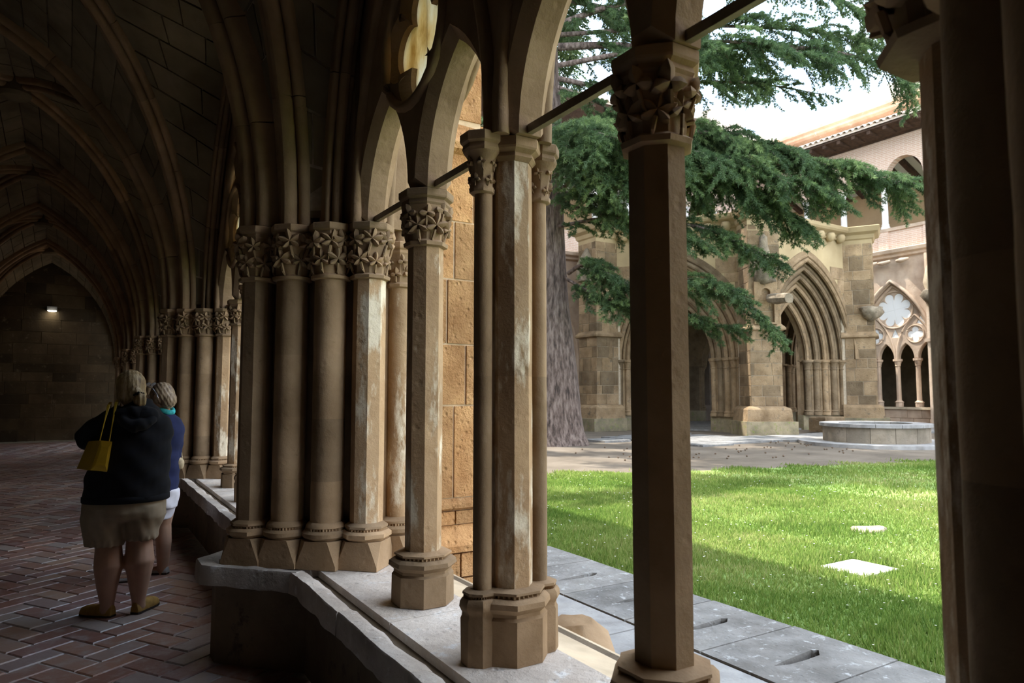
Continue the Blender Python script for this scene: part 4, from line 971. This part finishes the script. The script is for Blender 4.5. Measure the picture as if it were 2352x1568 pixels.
BOUGHS = [  # (px, py, depth) guide points measured off the trunk, radius, droop, branchlet length, density
 ([(1275,322,17),(1400,288,16.7),(1500,290,16.4),(1620,305,16.1),(1800,352,15.7),(1960,395,15.2),(2115,428,14.8)], .10, .75, 1.05, 1.25),
 ([(1275,400,17),(1420,380,16.6),(1600,400,16.2),(1720,440,15.9),(1830,500,15.6)], .08, .8, 1.0, 1.2),
 ([(1272,300,17),(1330,285,16.0),(1400,300,15.3),(1450,340,15.0)], .07, .55, 1.0, 1.3),
 ([(1272,380,17),(1320,350,15.8),(1380,370,15.0),(1440,410,14.8)], .06, .55, 1.0, 1.25),
 ([(1280,440,17),(1340,450,16),(1420,480,15.5)], .05, .5, .8, .9),
 ([(1305,628,17),(1345,605,16.6),(1385,625,16.3),(1470,655,15.9),(1580,640,15.6),(1690,675,15.3),(1790,760,15.0)], .055, .75, .85, 1.15),
 ([(1300,640,17),(1400,690,16.2),(1560,720,15.8),(1690,760,15.5)], .04, .5, .6, .9),
 ([(1290,470,17),(1450,500,16.5),(1600,520,16.1),(1700,560,15.8),(1790,600,15.6)], .06, .6, .7, .9),
 ([(1282,108,17),(1410,104,16.8),(1560,118,16.3),(1700,108,16.0),(1860,112,15.6),(2000,140,15.3),(2085,190,15.1)], .10, .8, 1.0, .85),
 ([(1282,180,17),(1400,200,16.8),(1560,190,16.3),(1720,190,16.0),(1880,215,15.7)], .07, .7, .9, .7),
 ([(1282,58,17),(1370,24,16.6),(1440,8,16.3),(1600,-40,16)], .09, .5, .7, .55),
 ([(1283,200,17),(1340,222,16.6),(1420,260,16.4)], .05, .5, .6, .6),
 ([(1280,-60,17),(1600,-90,16),(1800,-40,15.6),(1950,10,15.3),(2060,70,15.1)], .09, .9, 1.0, .7),
 ([(1280,-150,17),(1100,-200,16),(900,-220,15)], .09, .7, 1.0, .5),
 ([(1250,200,17),(1150,260,16.5),(1080,300,16)], .06, .7, .9, .5),
 ([(1262,-200,17.5),(1400,-220,19),(1700,-200,20.5)], .08, .7, 1.0, .6),
 ([(1290,330,17.2),(1450,320,18.5),(1650,345,19.5)], .07, .7, 1.0, .8),
 ([(1280,345,17),(1450,335,16.2),(1600,350,15.6),(1750,390,15.2),(1900,450,15.0)], .07, .85, 1.0, 1.1),
 ([(1280,290,17),(1450,270,16.9),(1600,290,16.6),(1740,330,16.4),(1850,370,16.2)], .06, .7, .9, 1.0),
 ([(1275,350,17),(1310,300,15.2),(1350,300,14.4),(1430,320,14.0)], .06, .6, .9, 1.1),
 ([(1285,520,17),(1400,500,15.9),(1500,520,15.6),(1620,560,15.4)], .05, .7, .7, .8),
 ([(1285,150,17),(1500,110,15.9),(1650,95,15.4),(1790,110,15.0),(1900,140,14.8)], .07, .8, 1.0, .9),
 ([(1285,80,17),(1600,60,16.4),(1850,70,16.2),(2000,90,16.0)], .06, .9, 1.0, .8),
]
import itertools
rg = random.Random(21)
SHADE_CROWN = []
for q in range(34):       # unseen crown above the frame, reach set to shade pavilion and gravel
    z = 11.6 + q*.25; an = q*2.4; Lc = lerp(7.4, 1.2, (q/34)**1.2)*((.86 if math.sin(an) > .3 else 1.12) if math.sin(an) > -.2 else .72); d = Vector((math.cos(an), math.sin(an), 0)); o = tb + Vector((0,0,z-ZG))
    SHADE_CROWN.append(([o, o + d*Lc*.35 + Vector((0,0,.35)), o + d*Lc*.7 + Vector((0,0,.25)), o + d*Lc + Vector((0,0,-.35))], .08, .8, 1.3, .55 if math.sin(an) > -.2 else .35)); total_n = 0
for pts, rad, droop, bl, dens in BOUGHS + SHADE_CROWN:
    crown = isinstance(pts[0], Vector); P = pts if crown else [at(*p) for p in pts]; top = (not crown) and max(p[1] for p in pts) < 225; bl = bl*(1 if crown else 1.1 if top else 1.25); dens = dens*(1 if crown else .85 if top else 1.15)
    # smooth path
    path = []
    for i in range(len(P)-1):
        p0, p1, p2, p3 = P[max(i-1,0)], P[i], P[i+1], P[min(i+2,len(P)-1)]
        for k in range(6):
            t = k/6; path.append(.5*((2*p1) + (p2-p0)*t + (2*p0-5*p1+4*p2-p3)*t*t + (3*p1-p0-3*p2+p3)*t**3))
    path.append(P[-1]); n = len(path)
    loc = [p - tb for p in path]
    bo = MB().tube(loc, [rad*(1-.85*k/(n-1)) for k in range(n)], 8).build('bough', BARK, tree, 60)
    tw_ = MB(); TP, TD, TT = [], [], []
    segL = [(path[k+1]-path[k]).length for k in range(n-1)]; Ltot = sum(segL)
    nb = int(Ltot/.075*dens)
    def twig(o, d, Lb, depth, tone0):
        m = max(3, int(Lb/.06)); p = o.copy(); sub_ = [p.copy()]
        for k in range(m):
            d = (d + Vector((rg.uniform(-.07,.07), rg.uniform(-.07,.07), -droop*.075*(.3+k/m*1.6)))).normalized(); p = p + d*(Lb/m); sub_.append(p.copy())
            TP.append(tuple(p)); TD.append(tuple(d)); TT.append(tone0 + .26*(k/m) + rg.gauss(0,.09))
            if depth and k % 2 == 1 and k < m-1:
                sd = Vector((-d.y, d.x, rg.uniform(-.25,.2))).normalized()*rg.choice((-1,1))
                twig(p, (d*.75 + sd*.8).normalized(), Lb*rg.uniform(.22,.42), 0, tone0)
        if depth:
            q_ = sub_[::max(1,m//3)]; tw_.tube([v - tb for v in q_], [max(.003,.011*(1-j/len(q_))) for j in range(len(q_))], 4, False)
    for q in range(nb):
        s = (.08 + .92*((q+rg.random())/nb)); f = s*(n-1); i = min(int(f), n-2); o = path[i].lerp(path[i+1], f-i); tdir = (path[min(i+1,n-1)]-path[i]).normalized()
        side = Vector((-tdir.y, tdir.x, 0)).normalized()*rg.choice((-1,1)); a = rg.uniform(.15,1.25)
        d = (tdir*math.cos(a) + side*math.sin(a) + Vector((0,0,rg.uniform(-.75,.35)))).normalized()
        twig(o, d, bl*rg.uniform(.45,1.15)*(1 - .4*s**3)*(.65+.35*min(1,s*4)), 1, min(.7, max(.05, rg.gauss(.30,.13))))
    TP, TD, TT = np.array(TP), np.array(TD), np.array(TT); K = 5 if crown else 19; M = len(TP); cs = 2.0 if crown else .82
    rgq = np.random.default_rng(M)
    P_ = np.repeat(TP, K, 0); D_ = np.repeat(TD, K, 0); T_ = np.clip(np.repeat(TT, K) + rgq.uniform(-.08,.12,M*K), 0, 1)
    R_ = rgq.normal(size=(M*K,3)); R_ -= (R_*D_).sum(1,keepdims=True)*D_; R_ /= np.linalg.norm(R_,axis=1,keepdims=True)
    sp = rgq.uniform(.35,1.2,(M*K,1)); ND = D_*np.cos(sp) + R_*np.sin(sp); q0 = P_ + rgq.normal(0,.014,(M*K,3)); ln_ = rgq.uniform(.055,.12,(M*K,1))*cs
    W_ = np.cross(ND, rgq.normal(size=(M*K,3))); W_ /= np.linalg.norm(W_,axis=1,keepdims=True); W_ *= rgq.uniform(.007,.012,(M*K,1))*cs
    VV = np.stack([q0-W_, q0+W_, q0+ND*ln_], 1) - np.array(tuple(tb)); total_n += len(VV)
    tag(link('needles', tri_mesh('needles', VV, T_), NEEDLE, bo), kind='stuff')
    tag(tw_.build('twigs', BARK, bo), kind='stuff')
print('needles', total_n)
# bare twigs hanging by the trunk, cones on the ground
V = []
for k in range(110):
    x, y = rg.uniform(8.5,17), rg.uniform(8.7,12.8); V.append((x,y))
cn = MB()
for x, y in V: lathe(cn, [(ZG,.008),(ZG+.014,.019),(ZG+.03,.008)], 5, x, y)
tag(cn.build('fallen_cones', plain('cone_brown', (.12,.08,.05))), 'dark fallen cones dotted over the bare soil', 'cones', kind='stuff')
# ------------------------------------------------------------------ the two visitors
def mk_hair(name, c1, c2, c3):
    m, n, b = nt(name); tcn = n.nodes.new('ShaderNodeTexCoord')
    v = noise(n, 42, 5, .65, tcn.outputs['Object'], (1, 1, .10))
    n.links.new(ramp(n, v, [(.35, c1), (.5, c2), (.66, c3)]), b.inputs['Base Color']); b.inputs['Roughness'].default_value = .45; bump(n, b, v, .6, .01); return m
def mk_skin(name, c):
    m, n, b = nt(name); n.links.new(ramp(n, noise(n, 14, 4), [(.3, tuple(x*.85 for x in c)), (.7, c)]), b.inputs['Base Color']); b.inputs['Roughness'].default_value = .5; b.inputs['Subsurface Weight'].default_value = .08; b.inputs['Subsurface Radius'].default_value = (.02,.008,.004); return m
def mk_cloth(name, c, var=.15, vs=8):
    m, n, b = nt(name); v = noise(n, vs, 5, .6)
    n.links.new(ramp(n, v, [(.3, tuple(x*(1-var) for x in c)), (.7, tuple(x*(1+var) for x in c))]), b.inputs['Base Color']); b.inputs['Roughness'].default_value = .9; b.inputs['Sheen Weight'].default_value = .04; b.inputs['Specular IOR Level'].default_value = .2
    bump(n, b, noise(n, 60, 3), .15, .003); return m
SKIN = mk_skin('skin', (.52,.31,.21)); HOOD = mk_cloth('black_fleece', (.012,.013,.017)); KHAKI = mk_cloth('khaki_cotton', (.33,.27,.19)); NAVY = mk_cloth('navy_knit', (.018,.024,.075)); WHITEC = mk_cloth('white_cotton', (.72,.72,.80))
YLEATHER = plain('mustard_leather', (.56,.36,.025), .32, 0, .12, 12, .05); TANSH = plain('tan_suede', (.38,.22,.06), .75, 0, .2, 30, .2); GREYSH = plain('grey_pump', (.42,.42,.42), .6); SOLE = plain('dark_sole', (.04,.03,.025), .8)
TEAL = mk_cloth('teal_scarf', (.05,.42,.46), .4, 30); RAFFIA = plain('raffia', (.50,.40,.26), .8, 0, .3, 40, .3); BLK = plain('scrunchie', (.008,.008,.010), .9); LENS = plain('glass_frame', (.30,.30,.34), .25, .5)
BLOND = mk_hair('streaked_blonde_hair', (.20,.13,.06), (.42,.31,.16), (.66,.54,.34)); GREYH = mk_hair('ash_brown_hair', (.13,.085,.05), (.30,.215,.14), (.52,.42,.30))
def fuse(name, mb, voxel, mat, parent, smooth_it=3, wr=None):
    me = mb.mesh(name); ob = bpy.data.objects.new(name, me); COL.objects.link(ob)
    md = ob.modifiers.new('r', 'REMESH'); md.mode = 'VOXEL'; md.voxel_size = voxel
    dg = bpy.context.evaluated_depsgraph_get(); m2 = bpy.data.meshes.new_from_object(ob.evaluated_get(dg)); bpy.data.objects.remove(ob)
    bm = bmesh.new(); bm.from_mesh(m2)
    for _ in range(smooth_it): bmesh.ops.smooth_vert(bm, verts=bm.verts, factor=.5, use_axis_x=True, use_axis_y=True, use_axis_z=True)
    bm.normal_update()
    if wr:
        for v in bm.verts: v.co += v.normal * wr(v.co)
    bm.to_mesh(m2); bm.free(); m2.materials.clear(); m2.shade_smooth()
    return link(name, m2, mat, parent)
def rings(mb, rows, n=20):     # rows: (x, y, z, rx, ry)
    return mb.loft([[(x + rx*math.cos(t), y + ry*math.sin(t), z) for t in [2*PI*k/n for k in range(n)]] for x, y, z, rx, ry in rows])
def ball(mb, c, r, n=14):
    c = Vector(c); rx, ry, rz = r if isinstance(r, tuple) else (r, r, r)
    return mb.loft([[(c.x + rx*math.cos(t)*math.sin(p), c.y + ry*math.sin(t)*math.sin(p), c.z - rz*math.cos(p)) for t in [2*PI*k/n for k in range(n)]] for p in [.08 + (PI-.16)*j/8 for j in range(9)]])
def hand(mb, w, d, up=Vector((0,0,1)), s=1.0, curl=.5, thumb=1):
    """palm from the wrist w along d, four unequal bent fingers and a thumb from the side of the palm"""
    w, d = Vector(w), Vector(d).normalized(); sd = d.cross(up).normalized(); n = sd.cross(d)
    mb.tube([w, w+d*.045*s, w+d*.085*s], [(.028*s,.020*s),(.040*s,.016*s),(.038*s,.013*s)], 10)
    for k, L in enumerate((.066,.075,.070,.054)):
        o = w + d*.08*s + sd*(k-1.5)*.0195*s; d1 = (d - n*curl*.5).normalized(); d2 = (d - n*curl*1.3).normalized()
        mb.tube([o, o+d1*L*.45*s, o+(d1*.45+d2*.30)*L*s, o+(d1*.45+d2*.30)*L*s + (d2-n*curl*.6).normalized()*L*.3*s], [.0085*s,.0085*s,.008*s,.006*s], 7)
    o = w + d*.03*s - sd*.03*s*thumb; t1 = (d*.6 - sd*.8*thumb).normalized(); t2 = (d*.95 - sd*.25*thumb - n*.2).normalized()
    mb.tube([o, o+t1*.035*s, o+t1*.035*s+t2*.038*s], [.012*s,.010*s,.008*s], 7)
def person_root(name, label, gx, gy):
    r = thing(name, label, 'person', (gx, gy, 0), -math.atan2(gx, gy)); D = math.hypot(gx, gy); v = Vector((gx, gy, 0))/D; rgt = Vector((v.y, -v.x, 0))
    def W(px, py, y=0):
        d = ray(px, py); t = (D + y)/(d.x*v.x + d.y*v.y); p = Vector((0,0,1.5)) + d*t; q = p - Vector((gx, gy, 0)); return Vector((q.dot(rgt), q.dot(v), p.z))
    return r, W
def head(mb, c, face, s=1.0):
    """skull with jaw, nose, ears; face = unit horizontal direction"""
    c = Vector(c); f = Vector(face); sd = Vector((f.y, -f.x, 0))
    ball(mb, c, (.078*s,.088*s,.108*s)); ball(mb, c + f*.028*s + Vector((0,0,-.055*s)), (.058*s,.062*s,.062*s)); ball(mb, c + f*.055*s + Vector((0,0,-.09*s)), .030*s)
    mb.tube([c+f*.078*s+Vector((0,0,.022*s)), c+f*.098*s+Vector((0,0,-.012*s)), c+f*.106*s+Vector((0,0,-.028*s)), c+f*.08*s+Vector((0,0,-.036*s))], [.010*s,.012*s,.016*s,.010*s], 8)
    for z in (-.058,-.070): mb.tube([c+f*.078*s+sd*-.022*s+Vector((0,0,z*s)), c+f*.089*s+Vector((0,0,z*s)), c+f*.078*s+sd*.022*s+Vector((0,0,z*s))], [.005*s,.008*s,.005*s], 6)
    for g in (-1, 1): mb.tube([c+sd*.076*s*g+Vector((0,0,.024*s)), c+sd*.090*s*g-f*.008*s+Vector((0,0,.012*s)), c+sd*.088*s*g-f*.004*s+Vector((0,0,-.012*s)), c+sd*.076*s*g+Vector((0,0,-.032*s))], [.008*s,.013*s,.011*s,.006*s], 7)
def eyes(parent, c, face, s=1.0):
    c = Vector(c); f = Vector(face); sd = Vector((f.y, -f.x, 0)); em = MATS.get('eye') or plain('eye', (.55,.53,.5), .2); pm = MATS.get('pupil') or plain('pupil', (.03,.02,.015), .2)
    for g in (-1, 1):
        o = ball(MB(), c+f*.076*s+sd*.031*s*g+Vector((0,0,.006*s)), .0125*s, 10).build('eye', em, parent, 180); ball(MB(), c+f*.085*s+sd*.031*s*g+Vector((0,0,.006*s)), .006*s, 8).build('pupil', pm, o, 180)
# ---- woman in the black hooded top
r1, W = person_root('person', 'person in black hooded top and khaki shorts, seen from behind, blonde hair tied low', .275, 5.50)
skinm = MB()
def leg(mb, pts, rad): mb.tube(pts, rad, 16)
lk = [W(243,1120), W(246,1200), W(249,1252,.01), W(249,1300,-.015), W(246,1345), W(246,1386,.01), W(246,1406,.01)]
leg(skinm, lk, [.115,.100,.080,.090,.066,.044,.043])
rk_ = [W(325,1120,.0), W(322,1190), W(320,1240,.01), W(321,1288,-.015), W(319,1335), W(318,1376,.01), W(318,1397,.01)]
leg(skinm, rk_, [.115,.100,.082,.093,.068,.044,.043])
zf = .03
for hx, tx in ((lk[-1], Vector((-.75,.65,0))), (rk_[-1], Vector((.55,.80,0)))):
    tx.normalize(); h0 = Vector((hx.x, hx.y, .035)); skinm.tube([h0 - tx*.03, h0 + tx*.05, h0 + tx*.13, h0 + tx*.18], [(.034,.03),(.036,.032),(.042,.024),(.030,.016)], 10)
rings(skinm, [(.02,0,.74,.20,.14),(.025,0,.95,.18,.13),(.04,0,1.15,.19,.13),(.055,0,1.30,.19,.11),(.07,0,1.37,.08,.07),(.075,.01,1.45,.058,.06)])
hc = W(300,890,.02); F1 = Vector((.15,.99,0)).normalized(); head(skinm, hc, F1)
# arms bent forward, hands raised in front
la = [W(262,965), W(222,985,.02), W(196,1004,.06), W(215,1010,.20), W(245,985,.36)]
ra = [W(352,965), W(366,1000,.02), W(372,1045,.04), W(355,1030,.20), W(325,990,.36)]
for a_ in (la, ra): skinm.tube(a_, [.055,.05,.046,.038,.028], 12)
hand(skinm, la[-1], (.5,.5,.5), Vector((0,-.6,.8)), 1, .8, 1); hand(skinm, ra[-1], (-.5,.5,.5), Vector((0,-.6,.8)), 1, .8, -1)
b1_ = fuse('body', skinm, .009, SKIN, r1, 2); eyes(r1, hc, F1)
sh = MB()
hemL = W(246,1250); hemR = W(321,1236)
rings(sh, [(.012,.0,.84,.235,.165),(.012,-.005,.76,.255,.185),(.012,-.012,.70,.256,.190),(.012,-.008,.655,.245,.175),(.012,0,.64,.20,.13)], 32)
rings(sh, [(-.085,-.005,.74,.150,.175),(-.105,-.004,.66,.145,.170),(W(241,1190).x,0,.57,.132,.150),(W(243,1220).x,0,.50,.124,.135),(hemL.x-.008,0,hemL.z,.120,.126)], 28)
rings(sh, [(.110,-.005,.74,.150,.175),(.128,-.004,.66,.143,.170),(W(322,1180).x,0,.58,.128,.150),(W(322,1210).x,0,.52,.118,.135),(hemR.x+.004,0,hemR.z,.112,.122)], 28)
fuse('shorts', sh, .010, KHAKI, r1, 2, lambda p: .0035*math.sin(p.z*30 + p.x*60)*math.sin(p.x*30+1)*(1 if p.z < .66 else .4) + (.003*math.sin(p.x*170) if p.z < hemL.z+.05 else 0))
hd = MB()
rings(hd, [(.020,0,.775,.262,.20),(.022,0,.80,.268,.205),(.02,-.005,.86,.262,.20),(.028,-.01,.98,.252,.19),(.045,-.015,1.10,.245,.18),(.06,-.015,1.20,.238,.17),(.075,-.01,1.28,.215,.15),(.085,-.01,1.33,.175,.125),(.082,-.01,1.375,.125,.105),(.080,0,1.42,.092,.090),(.078,.0,1.455,.078,.082)], 28)
hd.tube([W(275,955), W(250,968,.0), W(222,986,.02), W(200,1004,.05), W(205,1012,.14), W(226,1002,.28)], [.075,.085,.085,.078,.066,.046], 16)
hd.tube([W(345,955), W(358,985,.01), W(364,1020,.02), W(364,1046,.04), W(352,1032,.16), W(335,1005,.28)], [.075,.08,.08,.074,.062,.046], 16)
ball(hd, W(312,958,-.11), (.150,.080,.080)); hd.tube([W(265,940,.02), W(276,955,-.06), W(300,968,-.135), W(330,968,-.135), W(352,952,-.06), W(350,938,.03)], [.035,.042,.048,.048,.045,.035], 12)
hood = fuse('hooded_top', hd, .011, HOOD, r1, 2, lambda p: .007*math.sin(p.z*22 + p.x*16)*math.sin(p.x*12 + p.z*9+.6) + .004*math.sin(p.z*55-p.x*30))
rings(MB(), [(.020,0,.765,.262,.20),(.020,0,.77,.268,.206),(.020,0,.80,.268,.207),(.020,0,.81,.262,.20)], 32).build('hem_band', HOOD, hood, 60)
hq = MB(); hq.tube([W(268,936,.0), W(272,952,-.10), W(288,970,-.165), W(312,979,-.185), W(336,971,-.165), W(354,953,-.10), W(356,937,.0)], [(.030,.022),(.040,.030),(.050,.040),(.054,.046),(.050,.040),(.040,.030),(.030,.022)], 12)
ball(hq, W(312,955,-.13), (.115,.055,.075))
fuse('hood', hq, .008, HOOD, hood, 2, lambda p: .004*math.sin(p.x*70 + p.z*40))
hr = MB(); ball(hr, hc + Vector((0,-.008,.006)), (.100,.108,.122), 20); ball(hr, hc + Vector((.005,-.03,-.045)), (.098,.085,.085), 18); hr.tube([hc+Vector((.02,-.09,-.03)), hc+Vector((.05,-.115,-.055))], [.05,.03], 12)
fuse('hair', hr, .008, BLOND, r1, 4, lambda p: .0015*math.sin(p.x*260))
bn = MB(); ball(bn, W(322,918,-.12), (.040,.036,.052)); bn.tube([W(319,908,-.11), W(322,925,-.115), W(318,936,-.10)], [.026,.030,.012], 10); fuse('hair_bun', bn, .006, BLOND, r1, 2, lambda p: .003*math.sin(p.x*190))
sr = MB(); sr.tube([W(309,907,-.10), W(318,905,-.125), W(328,907,-.115), W(330,910,-.09)], [.014,.020,.019,.012], 10); fuse('scrunchie', sr, .005, BLK, r1, 1, lambda p: .002*math.sin(p.x*400))
def shoe(root, h, d, mat, L=.25, w=.047, hh=.072, sole=SOLE, nm='moccasin'):
    d = Vector(d).normalized(); sd = Vector((d.y,-d.x,0)); h = Vector((h.x, h.y, 0)) - d*.045
    prof = [(0,.026,.050),(.02,.036,.062),(.07,.037,.060),(.12,.041,.050),(.17,.045,.048),(.21,.042,.040),(.24,.030,.030),(.252,.012,.018)]
    mb = MB().loft([[h + d*(u*L/.252) + sd*math.cos(t)*wv*(w/.045) + Vector((0,0,.012 + max(0, math.sin(t))*hz*(hh/.055))) for t in [-.25 + (PI+.5)*k/12 for k in range(13)]] for u, wv, hz in prof])
    o = mb.build(nm, mat, root, 60)
    MB().loft([[h + d*(u*L/.252) + sd*g*wv*(w/.045)*1.03 + Vector((0,0,z)) for g, z in ((-1,0),(1,0),(1,.014),(-1,.014))] for u, wv, hz in prof]).build('sole', sole, o)
    return o
for hx, tx in ((lk[-1], (-.75,.65,0)), (rk_[-1], (.55,.80,0))):
    o = shoe(r1, hx, tx, TANSH)
# mustard tote on her left shoulder
bag = thing('tote_bag', 'mustard yellow leather tote hanging from the shoulder of the hooded person', 'handbag', tuple(Matrix.Rotation(r1.rotation_euler.z,4,'Z') @ W(220,1045,-.14) + r1.location), r1.rotation_euler.z)
bo_ = W(220,1045,-.14)
g = [W(232,1011,-.20), W(258,1014,-.20), W(246,1083,-.21), W(208,1080,-.21)]; back_ = [W(203,1013,-.02), W(228,1013,.02), W(216,1084,.03), W(176,1076,-.02)]
L_ = lambda q: [p - bo_ for p in q]
def inset(q, k): c = sum(q, Vector())/4; return [c + (p-c)*k for p in q]
MB().loft([L_(inset(g,.97)), [p + Vector((0,-.006,0)) for p in L_(inset(g,.6))]], True).build('gusset', YLEATHER, bag)
MB().loft([L_(g), L_(back_)]).build('tote_body', YLEATHER, bag)
for a_, b_ in (((229,1012),(250,930)), ((251,1013),(267,924))):
    p, q = W(*a_,-.19) - bo_, W(*b_,-.10) - bo_; mid = p.lerp(q,.5) + Vector((0,-.03,0))
    top = W(b_[0]+4, b_[1]-6, -.02) - bo_
    MB().tube([p, mid, q, top, W(b_[0]+2,b_[1]+18,.10)-bo_], [(.010,.004)]*5, 8).build('strap', YLEATHER, bag)
# ---- second woman, turned to the left
r2, W = person_root('person', 'person in navy jumper and white shorts with sunglasses pushed up, partly hidden', .565, 6.55)
F2 = Vector((-.86,.5,0)).normalized(); R2 = Vector((F2.y,-F2.x,0))
sk = MB()
k1 = [W(372,1120), W(373,1180), W(374,1205,.0), W(376,1245,-.01), W(374,1290), W(373,1312), W(373,1325)]
sk.tube(k1, [.11,.090,.066,.062,.048,.037,.037], 14)
k2 = [W(340,1130,.05), W(325,1200,.0), W(312,1250,-.06), W(308,1290,-.10), W(306,1330,-.14), W(303,1345,-.15)]
sk.tube(k2, [.11,.088,.064,.058,.045,.036], 14)
for hx, tx in ((k1[-1], F2), (k2[-1], Vector((-.95,.2,0)).normalized())):
    h0 = Vector((hx.x, hx.y, .035)); sk.tube([h0 - tx*.03, h0 + tx*.05, h0 + tx*.12, h0 + tx*.16], [(.032,.03),(.034,.03),(.038,.022),(.026,.014)], 10)
cc = W(365,1010)
rings(sk, [(cc.x-.01,0,.62,.15,.15),(cc.x,0,.90,.15,.14),(cc.x+.02,0,1.12,.13,.12),(cc.x+.03,0,1.22,.09,.09),(cc.x+.03,0,1.30,.055,.055),(cc.x+.02,.0,1.42,.05,.055)])
h2 = W(368,910); head(sk, h2, F2)
ra2 = [W(392,965), W(408,1000,-.02), W(408,1040,-.02), W(404,1062,.02)]
la2 = [W(345,975,.1), W(325,1010,.2), W(300,1030,.22), W(285,1020,.24)]
sk.tube(ra2, [.045,.042,.034,.026], 12); sk.tube(la2, [.045,.042,.034,.026], 12)
hand(sk, ra2[-1], (.1,.1,-1), Vector((1,0,0)), .95, .9, 1); hand(sk, la2[-1], (-.8,.2,.3), Vector((0,0,1)), .95, .5, -1)
fuse('body', sk, .009, SKIN, r2, 2); eyes(r2, h2, F2)
st = MB(); rings(st, [(W(362,1130).x,0,.70,.17,.16),(W(364,1150).x,0,.60,.155,.155),(W(366,1170).x,0,.55,.14,.15)], 22); rings(st, [(k1[1].x,0,.60,.10,.12),(W(373,1186).x,0,.455,.082,.10)], 20); rings(st, [(W(342,1160).x,.03,.60,.10,.12),(W(330,1187).x,.0,.46,.09,.10)], 20)
fuse('shorts', st, .011, WHITEC, r2, 2, lambda p: .004*math.sin(p.z*40+p.x*40))
jm = MB(); rings(jm, [(W(352,1140).x,0,.60,.155,.15),(W(354,1120).x,0,.70,.185,.17),(W(360,1080).x,0,.84,.175,.165),(W(364,1040).x,-.01,.98,.165,.16),(W(370,1000).x,-.01,1.12,.178,.165),(W(373,975).x,0,1.22,.170,.15),(W(376,962).x,0,1.27,.135,.125),(W(378,954).x,0,1.305,.095,.095),(W(379,948).x,0,1.33,.068,.068)], 26)
jm.tube([W(388,962), W(402,985,-.02), W(405,1020,-.03), W(403,1050,-.01), W(402,1060,.02)], [.062,.062,.056,.046,.040], 14); jm.tube([W(350,968,.08), W(330,1000,.18), W(308,1026,.21), W(292,1022,.23)], [.06,.058,.05,.042], 14)
fuse('jumper', jm, .011, NAVY, r2, 2, lambda p: .006*math.sin(p.z*26+p.x*22)*math.sin(p.x*15+.4) + .003*math.sin(p.z*60))
h_ = MB(); ball(h_, h2 - F2*.018 + Vector((0,0,.014)), (.098,.098,.108), 18); ball(h_, h2 - F2*.055 + Vector((.01,-.01,-.03)), (.072,.075,.075), 16)
fuse('hair', h_, .008, GREYH, r2, 2, lambda p: .002*math.sin(p.x*200+p.z*120))
sc_ = MB(); sc_.tube([Vector((W(379,944).x,0,W(379,944).z)) + Vector((.066*math.cos(t), .066*math.sin(t), .012*math.sin(2*t))) for t in [2*PI*k/16 for k in range(17)]], (.015,.022), 10, False); sc_.build('neck_scarf', TEAL, r2, 60)
gl = thing('sunglasses', 'sunglasses pushed up on the grey-haired head', 'sunglasses', tuple(Matrix.Rotation(r2.rotation_euler.z,4,'Z') @ h2 + r2.location), r2.rotation_euler.z)
U3 = Vector((0,0,1))
for g_ in (-1, 1):
    MB().tube([F2*.065+U3*.085+R2*.082*g_, F2*.0+U3*.062+R2*.108*g_, -F2*.03+U3*.02+R2*.104*g_, -F2*.04-U3*.01+R2*.098*g_], .0035, 6).build('temple', LENS, gl)
    c_ = F2*.088+U3*.098+R2*.04*g_; MB().loft([[c_ + R2*.034*math.cos(t) + (U3*.8-F2*.6)*.024*math.sin(t) + F2*e for t in [2*PI*k/14 for k in range(14)]] for e in (0,.004)]).build('lens', plain('smoke_lens', (.03,.03,.035), .1) if 'smoke_lens' not in MATS else MATS['smoke_lens'], gl)
MB().tube([F2*.092+U3*.10+R2*-.012, F2*.096+U3*.104, F2*.092+U3*.10+R2*.012], .004, 6).build('bridge', LENS, gl)
for hx, tx in ((k1[-1], F2), (k2[-1], (-.95,.2,0))): shoe(r2, hx, tx, GREYSH, .235, .042, .050, SOLE, 'ballet_flat')
hb = W(410,1056,-.03)
pb = thing('raffia_purse', 'small beige raffia purse dangling at the navy jumper side', 'handbag', tuple(Matrix.Rotation(r2.rotation_euler.z,4,'Z') @ hb + r2.location), r2.rotation_euler.z)
pm = MB(); ball(pm, (0,0,-.03), (.045,.035,.055)); o = pm.build('purse_body', RAFFIA, pb, 60); jit(o.data,.006,40,2)
MB().tube([(-.03,0,.0),(-.02,0,.06),(0,0,.085),(.02,0,.06),(.03,0,0)], .006, 6).build('purse_handle', RAFFIA, pb)
